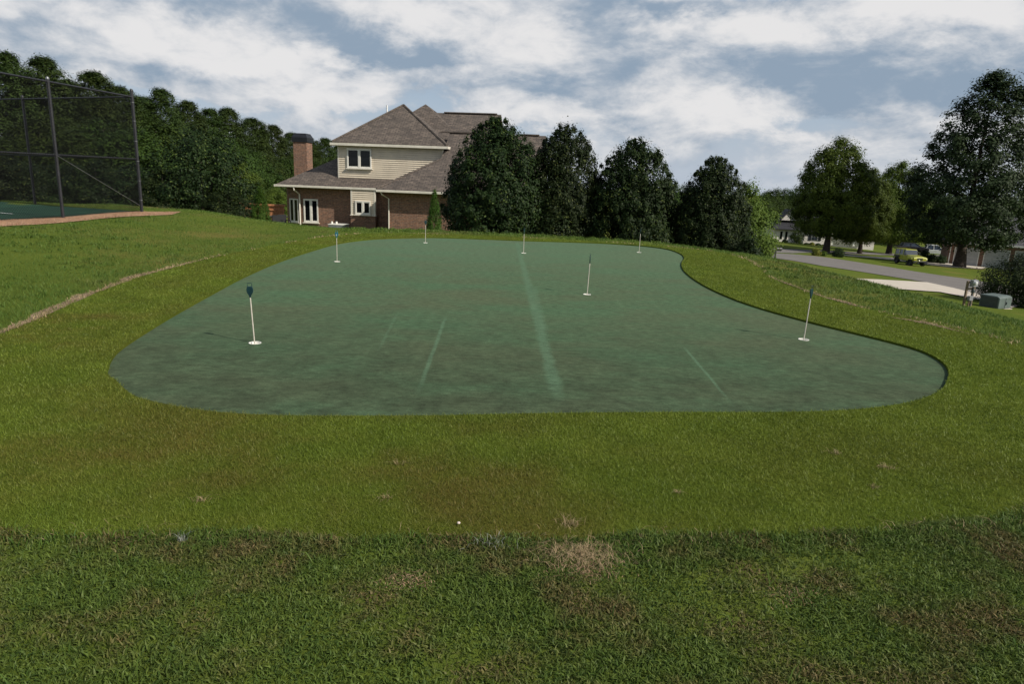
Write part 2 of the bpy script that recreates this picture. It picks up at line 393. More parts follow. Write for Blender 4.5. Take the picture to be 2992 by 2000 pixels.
def greenmat():
    m, t, b = pmat('green_putting_surface')
    o = t.new('ShaderNodeNewGeometry').outputs['Position']; s = t.sep(o); v = t.cmb(s[0], s[1], 0.0)
    st = t.cmb(t.math('MULTIPLY', s[0], .55), s[1], 0.0)
    big = t.noise(st, .9, 5, .62); mid = t.noise(v, 3.0, 5, .68, .2, w=3.0); fine = t.noise(v, 70, 3, .75); grain = t.noise(st, 18, 4, .7, w=5.0)
    c = t.mix(t.ramp(big, .28, .72), C(.080, .104, .058), C(.066, .120, .064))
    c = t.mix(t.math('MULTIPLY', t.ramp(mid, .44, .78), .42), c, C(.054, .062, .038))
    # soiled patches near the edge, plus lens falloff painted in as darker colour
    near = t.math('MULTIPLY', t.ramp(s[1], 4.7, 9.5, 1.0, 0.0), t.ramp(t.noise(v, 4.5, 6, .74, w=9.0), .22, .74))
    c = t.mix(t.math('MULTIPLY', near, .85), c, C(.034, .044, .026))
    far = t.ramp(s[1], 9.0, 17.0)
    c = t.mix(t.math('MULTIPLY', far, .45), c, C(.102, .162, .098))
    # wear lines, each a stretch from one point to another
    segs = [((1510, 705), (1640, 1190), .085, .60), ((1305, 915), (1215, 1160), .030, .55), ((1990, 1000), (2155, 1192), .022, .6),
            ((1165, 905), (1095, 1040), .025, .28), ((1300, 792), (1265, 815), .035, .45), ((1560, 830), (1600, 990), .06, .35)]
    for (a, e, w, k) in segs:
        A = flat(*a)[:2]; B = flat(*e)[:2]; d = B - A; L = np.linalg.norm(d); d = d / L
        dx = t.math('SUBTRACT', s[0], float(A[0])); dy = t.math('SUBTRACT', s[1], float(A[1]))
        al = t.math('ADD', t.math('MULTIPLY', dx, float(d[0])), t.math('MULTIPLY', dy, float(d[1])))
        pr = t.math('ABSOLUTE', t.math('ADD', t.math('SUBTRACT', t.math('MULTIPLY', dx, float(-d[1])), t.math('MULTIPLY', dy, float(-d[0]))), t.math('MULTIPLY', t.math('SUBTRACT', mid, .5), w * 1.2)))
        mk = t.math('MULTIPLY', t.ramp(pr, w * .2, w, 1.0, 0.0), t.math('MULTIPLY', t.ramp(al, 0, .5), t.ramp(al, L - .8, L, 1.0, 0.0)))
        c = t.mix(t.math('MULTIPLY', mk, k), c, C(.090, .156, .094))
    sp = t.ramp(grain, .25, .75, .74, 1.26); c = t.mix(1.0, c, t.cmb(sp, sp, sp), 'MULTIPLY')
    sp2 = t.ramp(fine, .2, .8, .78, 1.22); c = t.mix(1.0, c, t.cmb(sp2, sp2, sp2), 'MULTIPLY')
    spot = t.ramp(t.noise(st, 6.5, 2, .5, w=14.0), .735, .80); c = t.mix(t.math('MULTIPLY', spot, .7), c, C(.035, .04, .03))
    t.l.new(c, b.inputs['Base Color']); b.inputs['Roughness'].default_value = .95; b.inputs['Specular IOR Level'].default_value = .05
    t.l.new(t.bump(fine, .5, .004), b.inputs['Normal'])
    return m
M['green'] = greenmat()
M['court'] = simple('court_surface', (.020, .056, .034), .85, .10, 1.5, spec=.1)
M['line_white'] = simple('court_line_paint', (.75, .75, .73), .6, .05, 6)
def pave(name, col, var, sc):
    m, t, b = pmat(name)
    s = t.sep(t.new('ShaderNodeNewGeometry').outputs['Position']); v = t.cmb(s[0], s[1], 0.0)
    n = t.math('ADD', t.math('MULTIPLY', t.noise(v, sc, 4, .6), .6), t.math('MULTIPLY', t.noise(v, sc * 9, 3, .7), .4))
    t.l.new(t.mix(t.ramp(n, .3, .7), C(*[q * (1 - var) for q in col]), C(*[q * (1 + var) for q in col])), b.inputs['Base Color'])
    b.inputs['Roughness'].default_value = .9
    t.l.new(t.bump(t.noise(v, 30, 4, .7), .3, .01), b.inputs['Normal'])
    return m
M['asphalt'] = pave('grey_asphalt', (.135, .122, .110), .16, .5)
M['concrete'] = pave('pale_concrete', (.46, .41, .34), .08, .7)
M['mulch'] = pave('brown_mulch', (.10, .055, .035), .3, 3.0)

# ------------------------------------------------------------------ ground outline data
def px2346(pts): return [(x * 2992 / 2346.0, y * 2992 / 2346.0) for x, y in pts]
def catmull(P, k):
    P = np.asarray(P, float); n = len(P); out = []
    for i in range(n):
        a, b, c, d = P[i - 1], P[i], P[(i + 1) % n], P[(i + 2) % n]
        for j in range(k):
            t = j / k
            out.append(.5 * ((2 * b) + (-a + c) * t + (2 * a - 5 * b + 4 * c - d) * t * t + (-a + 3 * b - 3 * c + d) * t ** 3))
    return np.array(out)
GREEN_PX = px2346([(247, 853), (253, 835), (275, 806), (330, 768), (400, 725), (480, 680), (560, 637), (640, 602), (720, 575), (780, 559), (850, 550), (920, 547),
    (1000, 546), (1100, 549), (1200, 553), (1300, 556), (1400, 560), (1480, 566), (1530, 573), (1558, 583), (1567, 593), (1561, 605), (1564, 619), (1582, 637), (1620, 661),
    (1680, 688), (1750, 712), (1850, 740), (1950, 765), (2050, 790), (2110, 808), (2150, 828), (2169, 847), (2172, 866), (2160, 886), (2130, 903), (2080, 918), (2000, 930),
    (1900, 937), (1750, 940), (1500, 940), (1200, 943), (1000, 947), (800, 948), (650, 947), (520, 941), (430, 930), (350, 915), (300, 898), (265, 877)])
GZ = -0.018
GREEN = catmull([flat(x, y, GZ if (y < 1120 and not (x < 330 and y > 1080)) else .022)[:2] for x, y in GREEN_PX], 4)   # the near turf's blades hide the near rim
FR_L = [flat(x, y)[:2] for x, y in [(-20, 985), (190, 893), (380, 816), (600, 758), (830, 712)]]
FR_R = [flat(x, y)[:2] for x, y in [(2250, 812), (2410, 871), (2550, 908), (2742, 946), (2992, 1012)]]
FR_N = [flat(x, y)[:2] for x, y in [(2992, 1503), (2870, 1530), (2680, 1550), (2420, 1566), (2040, 1577), (1600, 1582), (1275, 1582), (640, 1575), (0, 1566)]]
FRINGE = np.array([(-4.6, 4.6)] + [tuple(q) for q in FR_L] + [(-4.75, 17.9), (-3.8, 19.2), (-2.0, 19.75), (0.5, 19.6), (2.6, 19.1), (4.4, 18.3), (5.3, 16.9), (5.25, 15.0)]
                  + [tuple(q) for q in FR_R] + [(6.0, 6.2), (5.6, 5.0), (4.4, 4.0)] + [tuple(q) for q in FR_N] + [(-3.2, 2.66), (-4.1, 3.3)])
FRINGE = catmull(FRINGE, 5)
CREST = np.array([(-60, -30), (-60, 26), (-13, 23.0), (-9.3, 21.4), (-6, 20.2), (-3, 20.4), (1, 20.2), (3.6, 19.3), (5.2, 17.4), (5.3, 14), (5.6, 11), (6.1, 8), (6.6, 5), (7, 0), (7, -30)])

def inside(P, X, Y):
    r = np.zeros(X.shape, bool); n = len(P); j = n - 1
    for i in range(n):
        xi, yi = P[i]; xj, yj = P[j]
        if yi != yj:
            r ^= ((yi > Y) != (yj > Y)) & (X < (xj - xi) * (Y - yi) / (yj - yi) + xi)
        j = i
    return r
def sdist(P, X, Y):        # negative inside
    d = np.full(X.shape, 1e9); n = len(P)
    for i in range(n):
        a = P[i]; b = P[(i + 1) % n]; e = b - a; L = (e ** 2).sum() + 1e-12
        t = np.clip(((X - a[0]) * e[0] + (Y - a[1]) * e[1]) / L, 0, 1)
        d = np.minimum(d, (X - a[0] - t * e[0]) ** 2 + (Y - a[1] - t * e[1]) ** 2)
    d = np.sqrt(d); return np.where(inside(P, X, Y), -d, d)
def sst(t): t = np.clip(t, 0, 1); return t * t * (3 - 2 * t)
def zt(X, Y):
    X = np.asarray(X, float); Y = np.asarray(Y, float)
    plat = .25 * sst((-X - 6.4) / 4.4)
    P = -1.64 - .0515 * X - .028 * Y
    P = np.where(P > -9, P, -9 - 3 * (1 - np.exp((P + 9) / 3)))
    P = np.where(P < 2.0, P, 2 + 2 * (1 - np.exp(-(P - 2) / 2)))
    s = sst(np.maximum(sdist(CREST, X, Y), 0) / 10.5)
    z = plat * (1 - s) + P * s
    und = .02 * np.sin(X * .9 + 1.3) * np.sin(Y * .55 + .4) + .015 * np.sin(X * 2.1 + Y * 1.3)
    return z + und * np.clip(sdist(FRINGE, X, Y) / 3.0, 0, 1) * (1 - .7 * s)
def zt1(x, y): return float(zt(np.array([x]), np.array([y]))[0])
def ground_hit(px, py):
    d = ray(px, py); Ys = np.concatenate([np.arange(2, 40, .1), np.arange(40, 300, .4)])
    P = np.array([0, 0, CAMH]) + d[None, :] * Ys[:, None]
    below = np.nonzero(P[:, 2] < zt(P[:, 0], P[:, 1]))[0]
    i = below[0] if len(below) else len(Ys) - 1
    return P[i]

# ------------------------------------------------------------------ ground sheet
def axis(brk):
    out = [brk[0][0]]
    for (a, b, st) in brk:
        n = max(1, int(round((b - a) / st))); out += list(np.linspace(a, b, n + 1)[1:])
    return np.array(out)
gx = axis([(-900, -200, 70), (-200, -60, 10), (-60, -16, 2), (-16, -7, .6), (-7, 7, .14), (7, 16, .5), (16, 80, 1.6), (80, 200, 8), (200, 900, 70)])
gy = axis([(-200, -20, 30), (-20, 0, 2), (0, 2.2, .3), (2.2, 20.6, .14), (20.6, 45, .6), (45, 110, 1.6), (110, 260, 8), (260, 1500, 80)])
GX, GY = np.meshgrid(gx, gy)
GZg = zt(GX.ravel(), GY.ravel()).reshape(GX.shape)
fd = np.full(GX.shape, 5.0); sel = (np.abs(GX) < 9) & (GY > 0) & (GY < 23)
fd[sel] = sdist(FRINGE, GX[sel], GY[sel])
GZg = GZg - .10 * sst((-fd - .12) / .35)
V = np.stack([GX.ravel(), GY.ravel(), GZg.ravel()], 1)
nx_, ny_ = len(gx), len(gy)
ii, jj = np.meshgrid(np.arange(nx_ - 1), np.arange(ny_ - 1)); i0 = (jj * nx_ + ii).ravel()
Fq = np.stack([i0, i0 + 1, i0 + nx_ + 1, i0 + nx_], 1)
ground = link('ground', np_mesh('ground', V, Fq.ravel(), 4, M['lawn'], smooth=True))
tag(ground, 'sloping green lawn around the putting green and down to the street', kind='structure')

def sheet_poly(name, loops, z, mat, parent=None):
    bm = bmesh.new()
    for P in loops:
        vsx = [bm.verts.new((float(p[0]), float(p[1]), z)) for p in P]
        for i in range(len(vsx)): bm.edges.new((vsx[i], vsx[(i + 1) % len(vsx)]))
    bmesh.ops.triangle_fill(bm, edges=bm.edges[:], use_beauty=True, use_dissolve=False, normal=(0, 0, 1))
    bm.normal_update()
    for f in bm.faces:
        if f.normal.z < 0: f.normal_flip()
    me = bpy.data.meshes.new(name); bm.to_mesh(me); bm.free(); me.materials.append(mat)
    return link(name, me, parent)
def drape(name, pts, off, mat, step=1.5, kind='structure', parent=None):
    P = np.asarray(pts, float)[:, :2]
    x0, y0 = P.min(0) - step; x1, y1 = P.max(0) + step
    bm = bmesh.new(); vsx = [bm.verts.new((p[0], p[1], 0)) for p in P]
    for i in range(len(vsx)): bm.edges.new((vsx[i], vsx[(i + 1) % len(vsx)]))
    bmesh.ops.triangle_fill(bm, edges=bm.edges[:], use_beauty=True, normal=(0, 0, 1))
    for ax, lo, hi in ((0, x0, x1), (1, y0, y1)):
        c = lo + step
        while c < hi:
            co = [0, 0, 0]; no = [0, 0, 0]; co[ax] = c; no[ax] = 1
            bmesh.ops.bisect_plane(bm, geom=bm.verts[:] + bm.edges[:] + bm.faces[:], plane_co=co, plane_no=no)
            c += step
    xy = np.array([v.co[:2] for v in bm.verts]); zz = zt(xy[:, 0], xy[:, 1]) + off
    for v, z in zip(bm.verts, zz): v.co.z = z
    bm.normal_update()
    for f in bm.faces:
        if f.normal.z < 0: f.normal_flip()
    me = bpy.data.meshes.new(name); bm.to_mesh(me); bm.free(); me.materials.append(mat)
    o = link(name, me, parent)
    if kind: o['kind'] = kind
    return o

# ------------------------------------------------------------------ putting green, cups, turf
FLAGS = [(745, 1003), (985, 765), (1243, 710), (1530, 740), (1715, 861), (1867, 738), (2348, 993)]
FXY = [flat(x, y, GZ)[:2] for x, y in FLAGS]
CR = .054
holes = [[(c[0] + CR * math.cos(2 * PI * k / 24), c[1] + CR * math.sin(2 * PI * k / 24)) for k in range(24)] for c in FXY]
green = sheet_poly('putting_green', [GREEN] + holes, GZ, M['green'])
tag(green, 'worn green putting surface with white cups and faint pale streaks', kind='structure')
cup_me = MB().lathe([(CR + .004, .001), (CR + .003, .004), (CR - .002, .003), (CR - .004, -.012), (CR - .005, -.10), (.0001, -.10)], 24).mesh('hole_cup', M['white_plastic'], True)
for c in FXY:
    o = link('hole_cup', cup_me, green); o.location = (c[0], c[1], GZ)
inner = GREEN
turf = sheet_poly('turf_border', [FRINGE, inner], .006, M['turf'])
tag(turf, 'short yellow green artificial turf border round the putting green', kind='structure')
# cut edge of the turf, standing above the green
eb = MB(); n = len(GREEN)
eb.add([(p[0], p[1], .0055) for p in GREEN] + [(p[0], p[1], GZ - .01) for p in GREEN], [(i, (i + 1) % n, n + (i + 1) % n, n + i) for i in range(n)])
eb.build('turf_cut_edge', M['turf'], turf)

# ------------------------------------------------------------------ bare soil along the turf edge
def ribbon(name, line, w0, w1, off, mat, label, side=1, seed=1, step=.10):
    L = np.asarray(line, float); seg = np.linalg.norm(np.diff(L, axis=0), axis=1); cum = np.concatenate([[0], np.cumsum(seg)])
    s = np.arange(0, cum[-1], step); P = np.stack([np.interp(s, cum, L[:, 0]), np.interp(s, cum, L[:, 1])], 1)
    T = np.gradient(P, axis=0); T /= np.linalg.norm(T, axis=1)[:, None] + 1e-9; N = np.stack([-T[:, 1], T[:, 0]], 1) * side
    rg = np.random.default_rng(seed)
    def wob(k): 
        x = rg.normal(size=len(s)); ker = np.ones(k) / k; return np.convolve(x, ker, 'same') * math.sqrt(k)
    env = np.clip(np.interp(s, [0, .5, cum[-1] - .5, cum[-1]], [.05, 1, 1, .05]), 0, 1)
    a = P - N * (env * np.clip(w0 * (1 + .45 * wob(5)), .01, None))[:, None]; b = P + N * (env * np.clip(w1 * (1 + .5 * wob(4) + .3 * wob(9)), .01, None))[:, None]
    m = len(s); cols = 5; vs_ = []
    for k in range(cols):
        q = a + (b - a) * k / (cols - 1); z = zt(q[:, 0], q[:, 1]) + off
        vs_.append(np.column_stack([q, z]))
    Vv = np.concatenate(vs_); fs = []
    for k in range(cols - 1):
        for i in range(m - 1): fs += [k * m + i, k * m + i + 1, (k + 1) * m + i + 1, (k + 1) * m + i]
    o = link(name, np_mesh(name, Vv, fs, 4, mat, smooth=True)); tag(o, label, kind='structure')
    return np.concatenate([a, b[::-1]])
SOIL = []
lft = [(-4.95, 4.9)] + [tuple(q) for q in FR_L[:4]]
SOIL.append(ribbon('bare_soil', lft, .035, .055, .008, M['soil'], 'reddish bare soil strip along the left edge of the turf', 1, 3))
SOIL.append(ribbon('bare_soil', [tuple(q) for q in FR_R[:3]], .02, .045, .008, M['soil'], 'tan bare soil patch along the right edge of the turf', 1, 5))
SOIL.append(ribbon('bare_soil', [tuple(flat(x, y)[:2]) for x, y in [(2580, 925), (2720, 950), (2860, 985)]], .02, .05, .008, M['soil'], 'short tan soil patch by the right turf edge nearest the camera', 1, 6))

# ------------------------------------------------------------------ sports court behind the fence
FC = np.array([-10.93, 20.2]); aD = np.array([-.36, -3.0]); aD /= np.linalg.norm(aD); bD = np.array([-4.48, 2.0]); bD /= np.linalg.norm(bD)
ins = FC + aD * .1 + bD * .18
cz = .272
cpts = [ins, ins + aD * 34, ins + aD * 34 + bD * 34, ins + bD * 34]
court = drape('sports_court', [ins, ins + aD * 30, ins + aD * 30 + bD * 30, ins + bD * 30], .018, M['court'], 2.5)
court['label'] = 'dark green sports court behind the black fence'
lp = flat(34, 626, .27)[:2]
drape('court_line', [lp, lp + bD * 6, lp + bD * 6 - aD * .07, lp - aD * .07], .024, M['line_white'], 1.0, None, court)
STR = [FC - bD * .02 - aD * .4, FC - bD * .5 - aD * 1.3, FC - bD * 1.0 - aD * .3, FC - bD * 1.02 + aD * 2, FC - bD * .95 + aD * 5, FC - bD * 1.05 + aD * 8.5, FC - bD * 1.0 + aD * 14, FC + bD * .16 + aD * 14, FC + bD * .16 - aD * .1]
straw = drape('straw_bed', STR, .014, M['straw_ground'], .5)
straw['label'] = 'orange pine straw bed along the foot of the black fence'

# ------------------------------------------------------------------ blades (grass) as bulk geometry
def blades(name, xy, z, h, w, lean, mat, label, seg2=True, bend=.6, kind='stuff', parent=None, heading=None):
    n = len(xy); rg = rng
    ang = rg.uniform(0, 2 * PI, n); tx, ty = np.cos(ang), np.sin(ang)
    la = rg.uniform(0, 2 * PI, n) if heading is None else heading + rg.normal(0, .8, n)
    lm = h * np.abs(rg.normal(lean, lean * .5, n)); lx, ly = np.cos(la) * lm, np.sin(la) * lm
    B = np.column_stack([xy, z]); side = np.column_stack([tx, ty, np.zeros(n)]) * (w / 2)[:, None]
    tip = B + np.column_stack([lx, ly, h * np.sqrt(np.clip(1 - (lm / h) ** 2 * .5, .15, 1))])
    if seg2:
        mid = B + np.column_stack([lx * .32, ly * .32, h * bend])
        V_ = np.stack([B - side, B + side, mid + side * .8, mid - side * .8, tip], 1).reshape(-1, 3)
        k = np.arange(n) * 5
        F_ = np.stack([k, k + 1, k + 2, k + 3, k + 3, k + 2, k + 4], 1).ravel(); tot = np.tile([4, 3], n)
    else:
        V_ = np.stack([B - side, B + side, tip], 1).reshape(-1, 3); k = np.arange(n) * 3
        F_ = np.stack([k, k + 1, k + 2], 1).ravel(); tot = 3
    o = link(name, np_mesh(name, V_, F_, tot, mat), parent)
    if kind: tag(o, label, kind=kind)
    return o
def scatter(n, x0, x1, y0, y1): return np.column_stack([rng.uniform(x0, x1, n), rng.uniform(y0, y1, n)])
def insoil(P):
    r = np.zeros(len(P), bool)
    for S in SOIL: r |= inside(S, P[:, 0], P[:, 1])
    return r
def view_keep(P, margin=1.0):   # the stretch of ground that the picture and a step aside can see
    return np.abs(P[:, 0]) < .80 * P[:, 1] + margin
def vnoise(P, sc, seed):
    rg = np.random.default_rng(seed); r = np.zeros(len(P))
    for k in range(7):
        a = rg.uniform(0, 2 * PI); f = sc * rg.uniform(.6, 1.7); r += np.sin((P[:, 0] * math.cos(a) + P[:, 1] * math.sin(a)) * f + rg.uniform(0, 6.28))
    return r / 7
# turf blades, thinner with distance
def turf_pts(y0, y1, dens, dref):
    n_ = int(dens * 12.8 * (y1 - y0)); P_ = scatter(n_, -6.2, 6.6, y0, y1); P_ = P_[view_keep(P_, .9)]
    d_ = np.hypot(P_[:, 0], P_[:, 1]); P_ = P_[rng.uniform(size=len(P_)) < np.clip((dref / d_) ** 2, 0, 1)]
    P_ = P_[sdist(GREEN, P_[:, 0], P_[:, 1]) > .006 - .022 * rng.uniform(size=len(P_)) ** 3]
    return P_[sdist(FRINGE, P_[:, 0], P_[:, 1]) < .035 * vnoise(P_, 5, 4) + .03 * vnoise(P_, 23, 6) + .02 * rng.uniform(-1, 1, len(P_))]
P = np.concatenate([turf_pts(2.3, 6.5, 21000, 3.6), turf_pts(6.5, 20.2, 21000 * (3.6 / 6.5) ** 2, 6.5)])
d = np.hypot(P[:, 0], P[:, 1]); nn_ = len(P)
h = rng.uniform(.014, .028, nn_); w = np.clip(.0030 * d / 3.2, .0026, .016) * rng.uniform(.7, 1.25, nn_)
blades('turf_blades', P, np.full(nn_, .004), h, w, .75, M['turf_blade'], 'fine upright blades of the artificial turf border', seg2=False)
# near rough lawn in front of the turf
P = scatter(900000, -3.4, 3.6, 1.2, 4.6)
P = P[view_keep(P, .9)]; P = P[sdist(FRINGE, P[:, 0], P[:, 1]) > -.02 + .035 * vnoise(P, 5, 4) + .03 * vnoise(P, 23, 6) - .05 * rng.uniform(size=len(P)) ** 4]
dens = vnoise(P, 5.0, 8) + .6 * vnoise(P, 17.0, 9)
P = P[rng.uniform(size=len(P)) < np.clip(.62 + .6 * dens, .16, 1)]
edge = np.clip(1 - sdist(FRINGE, P[:, 0], P[:, 1]) / .25, 0, 1)
nn_ = len(P); h = rng.uniform(.010, .030, nn_) * (1 + .35 * vnoise(P, 6, 10)) * (1 + .5 * edge); w = rng.uniform(.0035, .0085, nn_)
blades('lawn_grass', P, zt(P[:, 0], P[:, 1]) - .004, h, w, .95, M['rough_blade'], 'rough patchy grass with dry brown bits in the foreground', bend=.55)
Pe = scatter(160000, -3.4, 3.6, 2.2, 4.6); fe = sdist(FRINGE, Pe[:, 0], Pe[:, 1]); fe = fe - .035 * vnoise(Pe, 5, 4) - .03 * vnoise(Pe, 23, 6); Pe = Pe[(fe > -.02) & (rng.uniform(size=len(Pe)) < np.clip(1 - fe / .13, 0, 1) * (.5 + .5 * vnoise(Pe, 4, 41))) & view_keep(Pe, .9)]; ne_ = len(Pe)
blades('lawn_grass', Pe, zt(Pe[:, 0], Pe[:, 1]), rng.uniform(.02, .05, ne_), rng.uniform(.003, .006, ne_), .7, M['edge_blade'], 'greener lip of lawn grass along the near turf edge')
# long single stalks in it
P = scatter(420, -3.2, 3.4, 1.4, 3.6); P = P[(sdist(FRINGE, P[:, 0], P[:, 1]) > 0) & view_keep(P, .9)]; nn_ = len(P)
blades('grass_stalks', P, zt(P[:, 0], P[:, 1]), rng.uniform(.04, .09, nn_), rng.uniform(.003, .005, nn_), .9, M['lawn_blade'], 'scattered longer grass stalks standing in the foreground lawn')
# lawn left, right and beyond
NL = 620000; dl = np.exp(rng.uniform(math.log(3.4), math.log(36.0), NL)); al_ = rng.uniform(-.78, .78, NL)
P = np.column_stack([dl * np.sin(al_), dl * np.cos(al_)]); keep = view_keep(P, .9) & (P[:, 1] > 2.6) & ~((P[:, 1] < 4.55) & (np.abs(P[:, 0]) < 3.4))
P = P[keep]; fo = np.full(len(P), 5.0); s_ = np.abs(P[:, 0]) < 9; fo[s_] = sdist(FRINGE, P[s_, 0], P[s_, 1])
P = P[(fo > -.015) & ~inside(np.array(STR), P[:, 0], P[:, 1]) & ~inside(np.array([FC, FC + aD * 34, FC + aD * 34 + bD * 34, FC + bD * 34]), P[:, 0], P[:, 1])]
P = P[~insoil(P) | (rng.uniform(size=len(P)) < .42)]
d = np.hypot(P[:, 0], P[:, 1]); nn_ = len(P)
tall = np.clip(vnoise(P, 1.1, 21) + .7 * vnoise(P, 3.1, 22), -.6, 1.2)
edge = np.clip(1 - sdist(FRINGE, P[:, 0], P[:, 1]) / .5, 0, 1)
h = rng.uniform(.02, .05, nn_) * (1.15 + .7 * tall) * (1 + .35 * edge); w = np.clip(.0042 * d / 6, .004, .022) * rng.uniform(.7, 1.3, nn_)
blades('lawn_grass', P, zt(P[:, 0], P[:, 1]) - .004, h, w, .7, M['lawn_blade'], 'tufted green lawn grass on the banks beside and behind the turf', seg2=False)
# weedy coarse tufts on the left lawn and the right bank
def tufts(name, n, x0, x1, y0, y1, cond, seed, label, hh=(.04, .085)):
    rg = np.random.default_rng(seed); Cc = np.column_stack([rg.uniform(x0, x1, n), rg.uniform(y0, y1, n)]); Cc = Cc[cond(Cc)]
    Q = np.repeat(Cc, 16, axis=0) + rng.normal(0, .05, (len(Cc) * 16, 2)); m_ = len(Q); dd = np.hypot(Q[:, 0], Q[:, 1])
    blades(name, Q, zt(Q[:, 0], Q[:, 1]), rng.uniform(hh[0], hh[1], m_), np.clip(.007 * dd / 10, .006, .02), .85, M['lawn_blade'], label)
out = lambda P_: sdist(FRINGE, P_[:, 0], P_[:, 1]) > .12
tufts('coarse_grass', 750, -13, -5, 7, 17, lambda P_: out(P_) & (P_[:, 0] > FC[0] + 1.2 + .12 * (P_[:, 1] - 20)) & (vnoise(P_, .8, 33) > -.05), 31, 'coarse blade grass in tufts on the left lawn')
tufts('coarse_grass', 900, 5, 11.5, 7, 16, lambda P_: out(P_) & (vnoise(P_, .9, 35) > -.12), 32, 'coarse weedy grass on the bank right of the turf')
tufts('coarse_grass', 260, -5, 5.5, 19.3, 21.5, out, 34, 'thin grass fringe behind the far edge of the putting green', (.04, .10))
# straw in the bed
P = scatter(150000, -13, -9, 8, 22.5); P = P[inside(np.array(STR), P[:, 0], P[:, 1])]; nn_ = len(P)
blades('pine_straw', P, zt(P[:, 0], P[:, 1]) + .012, np.full(nn_, .03), np.full(nn_, .012), 1.6, M['straw_blade'], 'loose orange pine needles on the straw bed', seg2=False)
for S in SOIL:
    lo, hi = S.min(0), S.max(0); Q = scatter(int(2600 * (hi[0] - lo[0]) * (hi[1] - lo[1])), lo[0], hi[0], lo[1], hi[1]); Q = Q[inside(S, Q[:, 0], Q[:, 1])]; m_ = len(Q); dq = np.hypot(Q[:, 0], Q[:, 1])
    blades('soil_litter', Q, zt(Q[:, 0], Q[:, 1]) + .016, rng.uniform(.010, .028, m_), np.clip(.0035 * dq / 6, .003, .008), 1.7, M['dry_blade'], 'dry straw litter lying on the bare soil strip', seg2=False)
# dry straggle along the turf edge
edge_pts = []
F2 = FRINGE
for i in range(len(F2)):
    a, b = F2[i], F2[(i + 1) % len(F2)]
    k = int(np.linalg.norm(b - a) * 60)
    if k: edge_pts.append(a + (b - a) * rng.uniform(size=(k, 1)))
P = np.concatenate(edge_pts); P = P + rng.normal(0, .045, P.shape); P = P[(vnoise(P, 3.0, 51) + .5 * vnoise(P, 11, 52) > .02) & view_keep(P, .9)]; nn_ = len(P)
blades('dry_straggle', P, zt(P[:, 0], P[:, 1]) + .004, rng.uniform(.02, .055, nn_), np.clip(.002 * np.hypot(P[:, 0], P[:, 1]) / 3, .0018, .010), 1.3, M['dry_blade'], 'dry tan grass bits along the edge of the turf')

def weed(px, py, rad, n, mat, label, hh, cat='weed', lean=1.2, wid=.0022):
    c = flat(px, py)[:2]; z0 = zt1(c[0], c[1])
    q = rng.normal(0, rad * .5, (n, 2)) * np.array([1.35, .8]); B0 = len(q)
    me_o = blades({'dry_blade': 'dry_weed', 'straw_blade': 'dead_thatch'}.get(mat, 'pale_weed'), q, np.zeros(B0), rng.uniform(hh * .4, hh, B0), np.full(B0, wid) * rng.uniform(.6, 1.3, B0), lean, M[mat], None, kind=None)
    me_o.location = (c[0], c[1], z0)
    if mat == 'straw_blade': tag(me_o, label, kind='stuff'); return
    tag(me_o, label, cat, {'dry_blade': 'dead weed clumps on the turf', 'straw_blade': 'dead thatch patches'}.get(mat, 'pale weeds at the turf edge'))
weed(1700, 1628, .13, 650, 'dry_blade', 'large tan dead weed clump straddling the near turf edge', .055, lean=1.5)
weed(1668, 1540, .04, 70, 'dry_blade', 'spidery tan dead weed on the turf just above the largest clump', .07)
weed(1162, 1362, .014, 24, 'dry_blade', 'tiny pale dead tuft alone on the turf below the green centre left', .05)
weed(1125, 1462, .025, 30, 'dry_blade', 'faint spread dead tuft below the tiny pale tuft', .05)
weed(585, 1468, .03, 40, 'dry_blade', 'thin dead weed on the browned turf at lower left', .05)
weed(1980, 1445, .012, 22, 'dry_blade', 'small dead tuft on the turf right of centre', .045)
weed(2440, 1330, .022, 34, 'dry_blade', 'small dead tuft on the right turf, farthest from the camera', .05)
weed(2590, 1372, .035, 46, 'dry_blade', 'sprawling dead weed on the right turf, rightmost of the tufts', .05)
weed(2552, 1430, .016, 26, 'dry_blade', 'short dead tuft below the sprawling weed on the right turf', .045)
weed(1080, 1700, .0, 1, 'dry_blade', 'single dry stalk in the foreground grass left of centre', .05)
weed(532, 1592, .018, 34, 'pale_weed', 'silvery upright weed at the near turf edge on the left', .07, lean=.45, wid=.004)
weed(1432, 1596, .06, 70, 'pale_weed', 'silvery spreading weed at the near turf edge left of the dead clump', .06, lean=.8, wid=.003)
weed(1195, 1702, .09, 260, 'straw_blade', 'reddish dead thatch patch in the foreground grass left of centre', .02, lean=1.8)
weed(1705, 1668, .12, 420, 'straw_blade', 'reddish brown thatch at the foot of the large dead weed clump', .022, lean=1.8)
weed(2320, 1745, .10, 200, 'straw_blade', 'faint reddish thatch patch in the foreground grass at right', .018, lean=1.8)
c = flat(1340, 1541)
o = MB().lathe([(.0005, 0), (.006, .001), (.0085, .005), (.006, .009), (.0005, .011)], 12).build('pebble', M['pebble'], None, True); o.location = (c[0], c[1], .016)
tag(o, 'small pale pebble lying on the turf left of the dead weeds', 'pebble')

